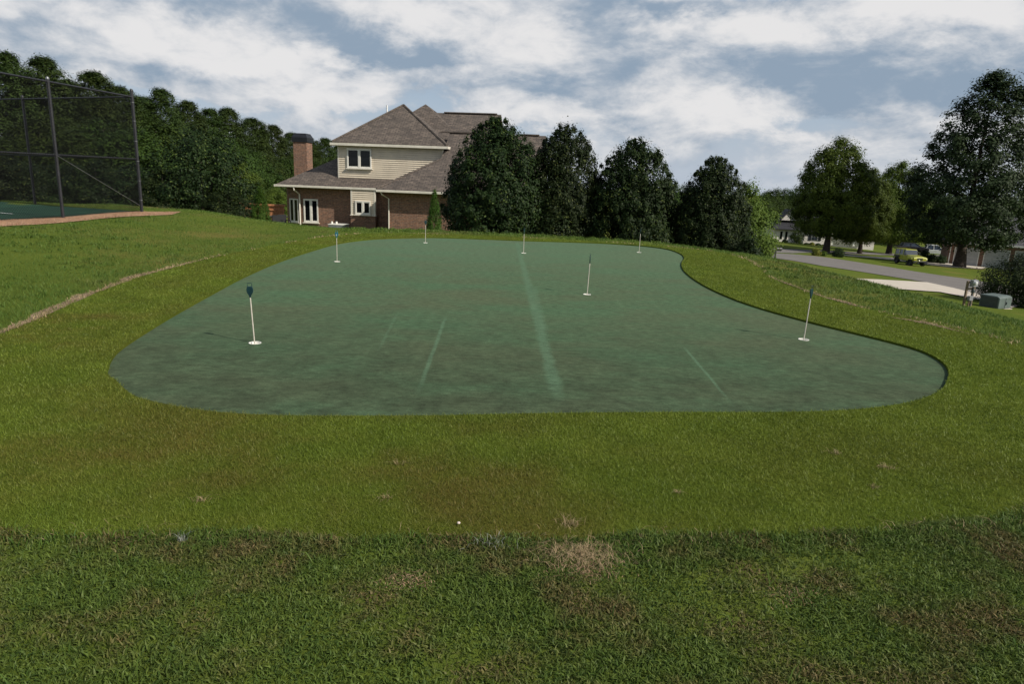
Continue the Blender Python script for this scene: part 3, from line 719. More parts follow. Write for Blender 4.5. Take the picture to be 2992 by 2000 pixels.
# ------------------------------------------------------------------ practice flags
def flag(i, xy, rz, lean, mk, label, hgt=.58):
    t = empty('practice_flag', (xy[0], xy[1], GZ), rz)
    tag(t, label, 'golf flag', 'practice flags in the cups')
    lx, ly = lean
    tip = np.array([lx, ly, hgt - .13])
    MB().tube([(0, 0, -.098), tip * .98], .006, 8).build('pole', M['pole'], t, True)
    # paddle: teardrop plate, thin, with a wire loop above
    b0 = tip
    prof = [(.006, -.012), (.009, .004), (.014, .016), (.025, .034), (.030, .052), (.030, .070), (.025, .088), (.021, .096)]
    outl = [(x, z) for x, z in prof] + [(-x, z) for x, z in prof[::-1]]
    MB().prism([(b0[0] + x, b0[1] - .006, b0[2] + z) for x, z in outl], (0, .012, 0)).build('marker', mk, t, False, .002)
    MB().tube([(b0[0] + x, b0[1], b0[2] + z) for x, z in [(-.019, .094), (-.021, .108), (-.020, .127), (.018, .127), (.020, .108), (.019, .094)]], .0032, 6).build('loop_handle', mk, t, True)
    return t
flag(0, FXY[0], .15, (-.025, .012), M['teal'], 'dark topped practice flag at far left of the near end of the green')
f2 = flag(1, FXY[1], -.1, (0, 0), M['teal_light'], 'bright teal topped practice flag at the far left below the brick house')
MB().box(-.004, .004, -.0075, -.006, .478, .512).build('number_mark', M['white_plastic'], f2)
flag(2, FXY[2], .3, (0, 0), M['teal'], 'practice flag in front of the small conical evergreen by the house')
flag(3, FXY[3], 1.3, (.01, .01), M['teal'], 'practice flag at the far edge in front of the gap right of the tallest evergreen', .57)
flag(4, FXY[4], 1.42, (.03, -.012), M['teal'], 'practice flag right of centre seen with its top edge on', .60)
flag(5, FXY[5], 1.35, (.03, .0), M['teal'], 'practice flag in the far right corner of the green', .59)
flag(6, FXY[6], .75, (.055, .01), M['teal'], 'leaning practice flag at the right end of the green nearest the turf', .60)

# ------------------------------------------------------------------ chain link fence
def fence():
    z0 = .25; Hf = 3.26
    t = empty('chain_link_fence', (FC[0], FC[1], z0)); tag(t, 'tall black chain link fence around the sports court', 'fence')
    A3 = np.array([aD[0], aD[1], 0]); B3 = np.array([bD[0], bD[1], 0]); Z = np.array([0, 0, 1.0])
    LA, LB_ = 12.2, 24.6
    posts = [A3 * k * 3.02 for k in range(5)] + [B3 * k * 4.92 for k in range(1, 6)]
    for k, p in enumerate(posts):
        r = .042 if k == 0 else .038
        pt = MB().tube([p - Z * .1, p + Z * (Hf + (.10 if k == 0 else .0))], r, 12).build('post', M['metal_black'], t, True)
        MB().lathe([(r + .004, 0), (r + .004, .03), (r * .6, .06), (.001, .065)], 12, tuple(p + Z * (Hf + (.10 if k == 0 else .0)))).build('post_cap', M['galv'] if k == 1 else M['metal_black'], pt, True)
        for zb in ([.35, .9, 1.45, 2.0, 2.55, 3.05] if k == 0 else [.06, 1.54]):
            MB().tube([p + Z * zb, p + Z * (zb + .022)], r + .006, 10).build('tension_band', M['galv'] if k == 0 else M['metal_black'], pt, True)
    for D, L, nm in ((A3, LA, 'A'), (B3, LB_, 'B')):
        for zz in (Hf - .05, 1.52):
            MB().tube([D * .03 + Z * zz, D * L + Z * zz], .024 if zz > 2 else .021, 10).build('top_rail' if zz > 2 else 'middle_rail', M['metal_black'], t, True)
    p1 = A3 * 3.02
    MB().tube([p1 - B3 * .05 + Z * 1.50, A3 * .12 - B3 * .05 + Z * .22], .007, 6).build('truss_rod', M['galv'], t, True)
    MB().tube([A3 * .02 + Z * .06, A3 * LA + Z * .06], .004, 5).build('bottom_wire', M['wire'], t)
    for D, L in ((A3, LA), (B3, LB_)):
        mb = MB(); N = np.cross(D, Z); pit = .070; rr = .0030
        for sgn in (1, -1):
            s = -Hf
            while s < L + Hf:
                # line x = s + sgn*(z) clipped to [0,L]x[.03,Hf-.05]
                za, zb = .03, Hf - .05
                if sgn > 0: xa, xb = s + za, s + zb
                else: xa, xb = s - za + Hf, s - zb + Hf
                def clip(x0, z0_, x1, z1):
                    if x0 == x1: return None
                    t0 = (0 - x0) / (x1 - x0); t1 = (L - x0) / (x1 - x0); lo, hi = max(0, min(t0, t1)), min(1, max(t0, t1))
                    return None if hi <= lo else ((x0 + (x1 - x0) * lo, z0_ + (z1 - z0_) * lo), (x0 + (x1 - x0) * hi, z0_ + (z1 - z0_) * hi))
                q = clip(xa, za, xb, zb)
                if q:
                    (x0, z0_), (x1, z1) = q
                    o_ = N * (.002 * sgn - .028)
                    mb.tube([D * x0 + Z * z0_ + o_, D * x1 + Z * z1 + o_], rr, 3, cap=False)
                s += pit
        mb.build('wire_mesh', M['wire'], t)
fence()

# ------------------------------------------------------------------ tree builders
def leaves_mesh(name, C_, Nrm, size, mat, aspect=.55):
    n = len(C_); rv = rng.normal(size=(n, 3)); T = np.cross(Nrm, rv); T /= np.linalg.norm(T, axis=1)[:, None] + 1e-9
    B = np.cross(Nrm, T); B /= np.linalg.norm(B, axis=1)[:, None] + 1e-9
    L = (size / 2)[:, None]; w = L * aspect
    V_ = np.stack([C_ - T * L, C_ + B * w, C_ + T * L, C_ - B * w], 1).reshape(-1, 3)
    k = np.arange(n) * 4; return np_mesh(name, V_, np.stack([k, k + 1, k + 2, k + 3], 1).ravel(), 4, mat)
def crown_mesh(name, mat, clumps, rad, per, size, up=.5, aspect=.6, squash=.8, soft=.45):
    """clumps (n,3), rad (n,): leaves on a fuzzy shell round each clump centre"""
    n = len(clumps); idx = np.repeat(np.arange(n), per); m_ = len(idx)
    d_ = rng.normal(size=(m_, 3)); d_ /= np.linalg.norm(d_, axis=1)[:, None]
    r = np.minimum(np.abs(rng.normal(.85, soft, m_)), 1.4); P_ = clumps[idx] + d_ * (r * rad[idx])[:, None] * np.array([1, 1, squash])
    ax = P_ - np.array([P_[:, 0].mean(), P_[:, 1].mean(), P_[:, 2].min() + .35 * np.ptp(P_[:, 2])]); ax /= np.linalg.norm(ax, axis=1)[:, None] + 1e-9
    nr = d_ * .8 + ax * .9 + np.array([0, 0, up]) + rng.normal(0, .38, (m_, 3)); nr /= np.linalg.norm(nr, axis=1)[:, None]
    return leaves_mesh(name, P_, nr, size * rng.uniform(.65, 1.3, m_), mat, aspect)
def lump(phi, z, seed, k=5):
    rg = np.random.default_rng(seed); r = np.zeros_like(phi)
    for j in range(k):
        r += np.sin(phi * rg.integers(1, 6) + z * rg.uniform(1, 5) + rg.uniform(0, 6.28)) / k
    return r
def profile_clumps(n, H, prof, seed, z0, shift=None, fill=.35, lumpy=.16):
    """clump centres on a surface of revolution prof(t) t in 0..1 from z0 to H"""
    rg = np.random.default_rng(seed); t = rg.uniform(0, 1, n * 6); R_ = prof(t)
    ok = rg.uniform(size=len(t)) < (R_ / R_.max() * .85 + .15); t = t[ok][:n]; R_ = R_[ok][:n]; n = len(t)
    phi = rg.uniform(0, 2 * PI, n); z = z0 + t * (H - z0)
    rr = R_ * (1 + lumpy * lump(phi, t * 4, seed)) * np.where(rg.uniform(size=n) < fill, rg.uniform(.2, .8, n), rg.uniform(.86, 1.0, n))
    c = np.column_stack([rr * np.cos(phi), rr * np.sin(phi), z])
    if shift is not None: c[:, 0] += shift(t)
    return c
def trunk_mesh(name, H, r0, mat, limbs=9, z0=.3, spread=2.0, seed=1, flare=1.5, shift=0.0):
    rg = np.random.default_rng(seed); mb = MB()
    pts = []; rad = []
    for k in range(9):
        t = k / 8; pts.append((shift * t * t + .06 * H * .1 * math.sin(3 * t + seed), .05 * math.cos(4 * t + seed), H * .95 * t)); rad.append(r0 * (1 - .88 * t) * (1 + (flare - 1) * math.exp(-t * 14)))
    pts[0] = (pts[0][0], pts[0][1], -.25)
    mb.tube(pts, rad, 10)
    for k in range(limbs):
        t = z0 + (.92 - z0) * k / limbs; a = rg.uniform(0, 2 * PI); L = spread * (1 - t * .6) * rg.uniform(.7, 1.1)
        b0 = np.array([shift * t * t, 0, H * .95 * t]); dirx = np.array([math.cos(a), math.sin(a), rg.uniform(.35, .9)])
        q = [b0, b0 + dirx * L * .35, b0 + dirx * L * .7 + np.array([0, 0, .1 * L]), b0 + dirx * L + np.array([0, 0, .3 * L])]
        rr = r0 * (1 - .88 * t) * .5
        mb.tube(q, [rr, rr * .7, rr * .4, rr * .12], 6)
    return mb.mesh(name, mat, True)

def make_tree(name, loc, rz, sc, tm, cm, label, cat='tree', group=None):
    t = empty(name, loc, rz); t.scale = sc if not np.isscalar(sc) else (sc, sc, sc)
    tag(t, label, cat, group); link('trunk', tm, t); link('crown', cm, t); return t
def place(name, px, ytop, Y, Hm, tm, cm, label, cat='tree', group=None, rz=None, wmul=1.0, sink=.0):
    top = at(px, ytop, Y); zb = zt1(top[0], Y) - sink; k = (top[2] - zb) / Hm
    return make_tree(name, (top[0], Y, zb), rng.uniform(0, 6.28) if rz is None else rz, (k * wmul, k * wmul, k), tm, cm, label, cat, group)

# hollies: rounded cone evergreens, leaves right to the ground, ragged top shoots
def holly_crown(name, seed, H=6.0, R=2.55):
    prof = lambda t: R * np.interp(t, [0, .1, .25, .45, .65, .8, .92, 1], [.86, .98, 1.0, .96, .85, .67, .41, .12])
    c1 = profile_clumps(560, H - .25, prof, seed, .18, fill=.14, lumpy=.15); rr = np.random.default_rng(seed).uniform(.18, .46, len(c1))
    rg = np.random.default_rng(seed + 50); m_ = 120; t = rg.uniform(.3, 1, m_); ph = rg.uniform(0, 6.28, m_); R_ = prof(t) * rg.uniform(.95, 1.1, m_)
    sh = np.column_stack([R_ * np.cos(ph), R_ * np.sin(ph), .2 + t * (H - .45) + .25]); sr = rg.uniform(.07, .17, m_)
    top = np.column_stack([rg.normal(0, .12, 5), rg.normal(0, .12, 5), np.linspace(H - .5, H - .02, 5)]); tr_ = np.linspace(.2, .07, 5)
    cl = np.concatenate([c1, sh, top]); ra = np.concatenate([rr, sr, tr_])
    cb_ = profile_clumps(130, H - .5, lambda t: prof(t) * .62, seed + 9, .3, fill=.6); 
    cl = np.concatenate([cl, np.repeat(cb_, 2, axis=0)]); ra = np.concatenate([ra, np.full(2 * len(cb_), .48)])
    return crown_mesh(name, M['holly'], cl, ra, 92, .125, up=.35, aspect=.55, squash=1.0, soft=.35)
hc = [holly_crown('holly_crown', 101), holly_crown('holly_crown', 137), holly_crown('holly_crown', 171)]
ht = trunk_mesh('holly_trunk', 5.2, .11, M['bark'], 10, .12, 1.6, 4)
GH = 'evergreens in a row behind the putting green'
def holly(px, ytop, Y, wpx, k, label):
    top = at(px, ytop, Y); zb = zt1(top[0], Y); H = top[2] - zb; Rw = wpx / 2 / FOC * Y / 2.55
    make_tree('holly_tree', (top[0], Y, zb), [0.4, 2.1, 3.9, 5.1][k], (Rw, Rw, H / 6.0), ht, hc[k % 3], label, 'tree', GH)
holly(1455, 347, 27.0, 285, 0, 'tall dark evergreen covering the right side of the brick house')
holly(1655, 366, 27.6, 235, 1, 'dark evergreen second from the house with a pointed shoot on top')
holly(1862, 408, 27.0, 265, 2, 'broad dark evergreen third from the house')
holly(2098, 462, 26.5, 225, 3, 'smallest dark evergreen at the right end of the row')
# low shoots between the hollies and a spill at the right end
def shrub(name, px, py, Y, wpx, hpx, mat, label, n=70, per=70, leaf=.10, cat='shrub', group=None, seed=5):
    b = at(px, py, Y); zb = zt1(b[0], Y); top = at(px, py - hpx, Y); H = max(top[2] - zb, .12); R_ = wpx / 2 / FOC * Y
    prof = lambda t: R_ * np.interp(t, [0, .3, .6, .85, 1], [.75, 1, .9, .6, .2])
    rad = .16 * min(H, 2 * R_) + .04
    cl = profile_clumps(n, H - rad * .6, prof, seed, rad * .5, fill=.25); t = empty(name, (b[0], Y, zb)); tag(t, label, cat, group)
    link('foliage', crown_mesh('foliage', M[mat], cl, np.full(len(cl), rad), per, leaf, squash=.95), t)
    st = MB()
    for k in range(4): st.tube([(0, 0, -.05), (R_ * .3 * math.cos(k * 1.7), R_ * .3 * math.sin(k * 1.7), H * .35), (R_ * .55 * math.cos(k * 1.7), R_ * .55 * math.sin(k * 1.7), H * .7)], [.03 * H * .4 + .006, .02 * H * .4 + .004, .004], 5)
    st.build('stem', M['bark'], t); return t
shrub('evergreen_shrub', 1618, 690, 25.8, 120, 75, 'holly', 'low dark evergreen shrub between the first two tall evergreens', 60, 60, .10)
shrub('evergreen_shrub', 2178, 765, 24.5, 85, 75, 'holly', 'low dark evergreen shrub at the right foot of the row', 60, 60, .10, seed=9)

# small conical evergreens
def cone_tree(name, seed, H=2.4, R=.55):
    prof = lambda t: R * np.interp(t, [0, .1, .3, .6, .85, 1], [.8, .97, 1.0, .75, .38, .06])
    cl = profile_clumps(260, H, prof, seed, .05, fill=.2, lumpy=.1)
    return crown_mesh(name, M['cypress'], cl, np.full(len(cl), .10), 70, .075, up=.8, aspect=.4, squash=1.5)
cc = cone_tree('conifer_crown', 61); ct = trunk_mesh('conifer_trunk', 2.0, .045, M['bark'], 4, .2, .3, 3)
def conifer(px, ytop, Y, wpx, label):
    top = at(px, ytop, Y); zb = zt1(top[0], Y); k = (top[2] - zb) / 2.4; r = wpx / 2 / FOC * Y / .62
    make_tree('conical_evergreen', (top[0], Y, zb), rng.uniform(0, 6), (r, r, k), ct, cc, label, 'tree', 'small conical evergreens')
conifer(1270, 562, 31.0, 58, 'small bright conical evergreen in front of the brick wall')
conifer(757, 550, 28.5, 62, 'small conical evergreen left of the patio furniture')

# hardwoods and pines of the wood at left
def hardwood(name, seed, mat, H=9.0, R=3.3, n=230, per=95, leaf=.24, crad=.80, z0=.9, flat_=.0):
    prof = lambda t: R * np.interp(t, [0, .15, .4, .65, .85, 1], [.62, .92, 1, .88, .58, .12])
    cl = profile_clumps(n, H - .5, prof, seed, z0, fill=.3, lumpy=.22)
    return crown_mesh(name, M[mat], cl, np.random.default_rng(seed).uniform(.6, 1.25, len(cl)) * crad, per, leaf, squash=.75)
hw = [hardwood('hardwood_crown', 201, 'hardwood'), hardwood('hardwood_crown', 202, 'hardwood'), hardwood('hardwood_crown', 203, 'hardwood')]
hl = [hardwood('light_crown', 211, 'hardwood_pale'), hardwood('light_crown', 212, 'hardwood_pale')]
hwt = trunk_mesh('hardwood_trunk', 8.2, .16, M['bark_grey'], 12, .15, 2.6, 8)
def pine_crown(name, seed, H=14.0):
    rg = np.random.default_rng(seed); cl = []; ra = []
    for k in range(270):
        t = rg.uniform(.10, 1.0) ** .75; R_ = 2.8 * np.interp(t, [.1, .35, .65, .85, .95, 1], [.85, 1, .95, .72, .45, .15]); a = rg.uniform(0, 6.28); f = rg.uniform(.35, 1.0)
        L = R_ * f
        cl.append((L * math.cos(a), L * math.sin(a), H * t - .3 + .22 * L)); ra.append(rg.uniform(.5, .92) * (1.0 if t < .9 else .75))
    return crown_mesh(name, M['pine'], np.array(cl), np.array(ra), 125, .30, up=.6, aspect=.34, squash=.75, soft=.35)
pc = [pine_crown('pine_crown', 301), pine_crown('pine_crown', 302), pine_crown('pine_crown', 303)]
pt_ = trunk_mesh('pine_trunk', 13.4, .19, M['bark'], 16, .25, 2.4, 12)
GP = 'tall pines of the wood at left'; GHW = 'leafy trees of the wood at left'
PIN = [(12, 152, 58, 'tall pine at the far left edge of the wood'), (122, 166, 60, 'tall pine with a bushy top behind the first fence bay'), (268, 206, 66, 'tall pine just left of the fence corner post'),
       (60, 215, 63, 'pine between the two leftmost tall pines'), (200, 235, 70, 'pine behind the middle of the fence bay'), (345, 250, 72, 'pine behind the fence corner post'),
       (466, 260, 76, 'pine with an airy top right of the fence corner'), (410, 282, 80, 'pine close right of the fence corner post'), (545, 294, 88, 'pine right of the airy topped one'),
       (610, 318, 96, 'pine left of the double topped pine'), (662, 316, 100, 'broad double topped pine halfway to the chimney'), (735, 344, 112, 'pine left of the chimney, taller of the far ones'),
       (795, 366, 126, 'pine close left of the chimney'), (850, 388, 140, 'pine directly behind the chimney'), (905, 402, 160, 'far pine just right of the chimney'), (948, 404, 170, 'far pine between chimney and upper storey'), (990, 425, 185, 'far pine touching the upper storey wall')]
for i, (px, yt, Y, lb) in enumerate(PIN):
    place('pine_tree', px, yt, Y, 14.0, pt_, pc[i % 3], lb, 'tree', GP, wmul=1.05 if Y < 90 else 1.25)
HWD = [(30, 395, 44, 1.35, 0, 'leafy tree at the left picture edge behind the fence'), (110, 330, 47, 1.2, 1, 'leafy tree behind the left fence bay'), (205, 375, 44, 1.3, 2, 'leafy tree behind the tall fence post'),
       (300, 340, 47, 1.25, 0, 'leafy tree behind the right fence bay'), (385, 365, 45, 1.3, 1, 'leafy tree behind the fence corner'), (455, 345, 50, 1.2, 2, 'leafy tree just right of the fence corner'),
       (520, 385, 56, 1.3, 0, 'leafy tree left of the big dark tree'), (660, 400, 66, 1.2, 1, 'leafy tree right of the big dark tree'), (720, 430, 74, 1.3, 2, 'leafy tree left of the chimney foot'),
       (770, 445, 84, 1.3, 0, 'leafy tree behind the left roof edge'), (835, 455, 95, 1.3, 1, 'leafy tree behind the chimney stack'), (915, 462, 110, 1.3, 2, 'leafy tree behind the low left ridge')]
for i, (px, yt, Y, wm, k, lb) in enumerate(HWD):
    place('leafy_tree', px, yt, Y, 9.0, hwt, hw[k], lb, 'tree', GHW, wmul=wm)
place('light_green_tree', 700, 470, 48, 9.0, hwt, hl[0], 'yellow green tree left of the house roof', 'tree', GHW, wmul=1.0)
place('light_green_tree', 800, 545, 58, 9.0, hwt, hl[1], 'low yellow green tree behind the patio', 'tree', GHW, wmul=1.4)
bigd = hardwood('magnolia_crown', 231, 'holly', 6.5, 3.1, 240, 110, .16, .55, .3)
bt = trunk_mesh('magnolia_trunk', 5.8, .15, M['bark_grey'], 10, .1, 2.2, 18)
place('magnolia_tree', 575, 352, 34.0, 6.5, bt, bigd, 'big dark glossy tree on the grass crest right of the fence', 'tree', None, rz=.6, wmul=.86)
place('magnolia_tree', 470, 480, 33.0, 6.5, bt, bigd, 'dark bushy tree beside the fence corner post', 'tree', None, rz=2.6, wmul=.95)
place('magnolia_tree', 665, 545, 32.0, 6.5, bt, bigd, 'low dark tree left of the small conical evergreen', 'tree', None, rz=4.0, wmul=1.2)

for i, (px, yt, Y, lb) in enumerate([(-60, 420, 30.5, 'dark undergrowth tree at the left picture edge behind the court'), (60, 455, 31.5, 'dark undergrowth tree behind the far court fence, second from the left edge'), (170, 470, 32.5, 'dark undergrowth tree behind the tall fence post'), (275, 455, 33.0, 'dark undergrowth tree seen through the right fence bay'), (375, 470, 33.5, 'dark undergrowth tree behind the fence corner post')]):
    place('undergrowth_tree', px, yt, Y, 6.5, bt, bigd, lb, 'tree', 'undergrowth behind the court', rz=i * 1.3, wmul=1.25)
# light green tree at the right end of the holly row
place('light_green_tree', 2190, 530, 33.0, 9.0, hwt, hl[0], 'yellow green young tree at the right end of the evergreen row', 'tree', None, rz=1.0, wmul=.75)

# ------------------------------------------------------------------ brick house behind the green
HY = math.radians(-5.0)
HO = at(1136, 676, 38.0); HZ = -2.45
hu = np.array([math.cos(HY), math.sin(HY)]); hv = np.array([-math.sin(HY), math.cos(HY)])
def hU(px, py, v):      # photo pixel -> house u (along the front) and height, on the upright plane at local depth v
    d = ray(px, py); o_ = np.array([HO[0], HO[1]]) + hv * v
    k = (o_ @ hv) / (np.array([d[0], 1.0]) @ hv); q = np.array([0, 0, CAMH]) + d * k
    return float((q[:2] - np.array([HO[0], HO[1]])) @ hu), float(q[2] - HZ)
def Z1(x, y): return (780 + x / 2.728, 280 + y / 2.728)
house = empty('brick_house', (HO[0], HO[1], HZ), HY)
tag(house, 'two storey brick house with cream siding upper floor and brown shingle roofs', 'house')
EZ = hU(*Z1(1100, 752), -.45)[1]                 # eave height of the front block
uR0 = 0.0; uR1 = hU(*Z1(2225, 315), 5.2)[0] - .25
DV = 11.0; RG = 5.2                              # depth of the front block, ridge line
RZ = hU(*Z1(1500, 296), RG)[1]
slope = (RZ - EZ) / (RG + .45)
LV = 2.9                                         # left wing front set back
uC = hU(*Z1(272, 900), LV)[0]; uL0 = hU(*Z1(162, 900), LV + .7)[0]
uS0 = hU(*Z1(571, 500), LV + .35)[0]; uS1 = hU(*Z1(1402, 420), LV + .35)[0]; SV = LV + .35
SZ1 = hU(*Z1(570, 366), SV)[1]
wz = EZ - .12
# walls (each wing one brick shell)
def shell(u0, u1, v0, v1, z0, z1): return MB().box(u0, u1, v0, v1, z0, z1)
shell(uR0, uR1, 0, DV - .4, -.6, wz).build('brick_wall', M['brick'], house)
shell(uC, uR0 + .05, LV, LV + 7.5, -.6, wz - .002).build('brick_wall', M['brick'], house)
# angled bay at the left end
bayp = [(uC + .005, LV + .004), (uL0, LV + .7), (uL0, LV + 5.0), (uC + .01, LV + 5.0)]
MB().prism([(a, b, -.6) for a, b in bayp], (0, 0, .6 + wz - .01)).build('brick_wall', M['brick'], house)
# projecting siding bay with window, right of the wing
b0 = hU(*Z1(668, 1000), LV - .55)[0]; b1 = hU(*Z1(866, 1000), LV - .55)[0]; bz = hU(*Z1(760, 958), LV - .55)[1]
shell(b0, b1, LV - .55, LV + .02, -.6, bz).build('brick_wall', M['brick'], house)
def boards(u0, u1, v, z0, z1, nm, step=.115, taper=None, th=.040):
    z = z0; k = 0
    while z < z1 - .01:
        ze = min(z + step, z1); ua, ub = u0, u1
        ub2 = ub
        if taper: ub = min(u1, taper(z)); ub2 = min(u1, taper(ze))
        MB().hexa([(ua, v - th, z), (ub, v - th, z), (ub, v + .03, z), (ua, v + .03, z)],
                  [(ua, v - .003, ze), (ub2, v - .003, ze), (ub2, v + .03, ze), (ua, v + .03, ze)]).build(nm, M['siding'], house)
        z = ze; k += 1
sb0 = b0 + .06; sb1 = b1 - .06
boards(sb0, sb1, LV - .50, bz + .05, wz - .02, 'siding_board')
MB().box(sb0 + .01, sb1 - .01, LV - .468, LV + .02, bz + .001, wz - .03).build('bay_core', M['siding'], house)
for uu in (sb0, sb1): MB().box(uu - .05, uu + .05, LV - .535, LV - .44, bz + .002, wz - .022).build('corner_trim', M['trim'], house)
MB().box(b0 - .03, b1 + .03, LV - .58, LV - .42, bz + .003, bz + .05).build('sill_trim', M['trim'], house)
# upper storey
ZS0 = EZ + .12
shell(uS0 + .02, uS1 - .02, SV + .03, SV + 7.0, ZS0, SZ1).build('upper_wall', M['siding'], house)
boards(uS0, uS1, SV, ZS0 + .05, SZ1 - .02, 'siding_board', .117)
for uu in (uS0, uS1): MB().box(uu - .045, uu + .045, SV - .03, SV + .09, ZS0, SZ1 - .001).build('corner_trim', M['trim'], house)

def window(u0, u1, z0, z1, v, nm='window', panes=2, fr=.07, sill=True):
    w_ = MB(); vf = v - .05
    w_.box(u0, u1, vf, v + .02, z0, z0 + fr); w_.box(u0, u1, vf, v + .02, z1 - fr, z1)
    w_.box(u0, u0 + fr, vf + .001, v + .02, z0 + fr, z1 - fr); w_.box(u1 - fr, u1, vf + .001, v + .02, z0 + fr, z1 - fr)
    wd = (u1 - u0) / panes
    for k in range(1, panes): w_.box(u0 + wd * k - fr * .8, u0 + wd * k + fr * .8, vf - .004, v + .02, z0 + fr, z1 - fr)
    f = w_.build(nm, M['white_frame'], house)
    for k in range(panes):
        g0 = u0 + wd * k + fr * .7; g1 = u0 + wd * (k + 1) - fr * .7
        s_ = MB(); sf = .035
        s_.box(g0, g1, vf + .012, v + .01, z0 + fr, z0 + fr + sf); s_.box(g0, g1, vf + .012, v + .01, z1 - fr - sf, z1 - fr); s_.box(g0, g0 + sf, vf + .013, v + .01, z0 + fr + sf, z1 - fr - sf); s_.box(g1 - sf, g1, vf + .013, v + .01, z0 + fr + sf, z1 - fr - sf)
        s_.build('sash', M['white_frame'], f)
        MB().box(g0 + .01, g1 - .01, v - .012, v + .005, z0 + fr, z1 - fr).build('pane', M['glass'], f)
    if sill: MB().box(u0 - .06, u1 + .06, v - .11, v + .02, z0 - .06, z0 - .001).build('sill', M['trim'], f)
    return f
a = hU(*Z1(640, 418), SV); b = hU(*Z1(836, 582), SV); window(a[0], b[0], b[1], a[1], SV - .045)
a = hU(*Z1(292, 820), LV); b = hU(*Z1(412, 1012), LV); window(a[0], b[0], b[1], a[1], LV)
a = hU(*Z1(706, 836), LV - .5); b = hU(*Z1(828, 950), LV - .5); window(a[0], b[0], b[1], a[1], LV - .545)
# narrow window on the angled bay face
p0_ = np.array(bayp[1]); p1_ = np.array(bayp[0]); dd = p1_ - p0_; Lb = np.linalg.norm(dd); ang = math.atan2(dd[1], dd[0])
bw = empty('bay_window_tmp', (0, 0, 0)); bpy.data.objects.remove(bw)
a = hU(*Z1(190, 815), LV + 1.0); b = hU(*Z1(210, 998), LV + 1.0)
def bayface(s0, s1, o0, o1, z0, z1):
    T_ = dd / Lb; N_ = np.array([T_[1], -T_[0]])
    q = lambda s, o_: p0_ + T_ * s + N_ * o_
    A_, B_, C_, D_ = q(s0, o1), q(s1, o1), q(s1, o0), q(s0, o0)
    return MB().hexa([(*A_, z0), (*B_, z0), (*C_, z0), (*D_, z0)], [(*A_, z1), (*B_, z1), (*C_, z1), (*D_, z1)])
s0, s1 = Lb * .22, Lb * .22 + min(.95, Lb * .6)
f = bayface(s0, s1, -.02, .05, b[1], b[1] + .07).build('window', M['white_frame'], house)
for nm_, q in (('head', (s0, s1, a[1] - .07, a[1])), ('jamb', (s0, s0 + .07, b[1] + .07, a[1] - .07)), ('jamb', (s1 - .07, s1, b[1] + .07, a[1] - .07)), ('mullion', ((s0 + s1) / 2 - .06, (s0 + s1) / 2 + .06, b[1] + .07, a[1] - .07))):
    bayface(q[0], q[1], -.02, .049, q[2], q[3]).build(nm_, M['white_frame'], f)
for q in ((s0 + .07, (s0 + s1) / 2 - .06), ((s0 + s1) / 2 + .06, s1 - .07)):
    bayface(q[0] + .002, q[1] - .002, -.02, .015, b[1] + .07, a[1] - .07).build('pane', M['glass'], f)
bayface(s0 - .05, s1 + .05, -.02, .10, b[1] - .06, b[1] - .001).build('sill', M['trim'], f)

# roofs (closed solids)
def slab(pts, name, th=.10, mat='shingle'):
    return MB().prism([(p[0], p[1], p[2] - th) for p in pts], (0, 0, th)).build(name, M[mat], house)
OV = .45
zE = EZ
# front block gable roof, ridge along u
vB = 2 * RG + .45
uA = uR0 - .55; uB = uR1 + .25
valley = lambda z: uR0 - .55
rh = uS1 + .04 - uA; hz = zE + slope * rh; hvv = -OV + rh
slab([(uA, -OV, zE), (uB, -OV, zE), (uB, RG, RZ), (uA + rh, RG, RZ), (uA + rh, hvv, hz)], 'roof')
slab([(uB, vB, zE), (uA + rh, vB, zE), (uA + rh, RG - .001, RZ - .002), (uB, RG - .001, RZ - .002)], 'roof')
slab([(uA, hvv + rh, zE - .004), (uA, -OV, zE - .002), (uA + rh, hvv, hz - .003)], 'roof')
MB().tube([(uA, -OV, zE + .01), (uA + rh, hvv, hz + .01)], .06, 6).build('hip_cap', M['shingle'], house)
MB().prism([(uR1 - .02, .02, wz - .1), (uR1 - .02, DV - .42, wz - .1), (uR1 - .02, RG, RZ - .25)], (-.12, 0, 0)).build('gable_wall', M['siding'], house)
# left wing hip roof
uW0 = uL0 - .10; uW1 = uR0 + 2.0; vW0 = LV - OV - .02; wid = 3.3
wr = EZ + .012 + wid * slope
slab([(uW0, vW0, zE + .012), (uW1, vW0, zE + .012), (uW1, vW0 + wid, wr), (uW0 + wid, vW0 + wid, wr)], 'roof')
slab([(uW0, vW0 + 2 * wid, zE + .012), (uW0, vW0, zE + .010), (uW0 + wid, vW0 + wid, wr - .002)], 'roof')
slab([(uW1, vW0 + 2 * wid, zE + .012), (uW0, vW0 + 2 * wid, zE + .012), (uW0 + wid, vW0 + wid - .001, wr - .004), (uW1, vW0 + wid - .001, wr - .004)], 'roof')
# upper storey pyramid hip
o2 = .28; U0, U1 = uS0 - o2, uS1 + o2; V0 = SV - o2; hw_ = (U1 - U0) / 2; zU = SZ1 - .02
PK = hU(*Z1(1025, 72), V0 + hw_)[1]; um = (U0 + U1) / 2
pk = (um, V0 + hw_, PK); V1_ = V0 + 2 * hw_
slab([(U0, V0, zU), (U1, V0, zU), pk], 'roof'); slab([(U1, V0, zU - .001), (U1, V1_, zU - .001), (pk[0], pk[1], PK - .003)], 'roof')
slab([(U0, V1_, zU - .002), (U0, V0, zU - .002), (pk[0], pk[1], PK - .004)], 'roof'); slab([(U1, V1_, zU), (U0, V1_, zU), (pk[0], pk[1] - .001, PK - .006)], 'roof')
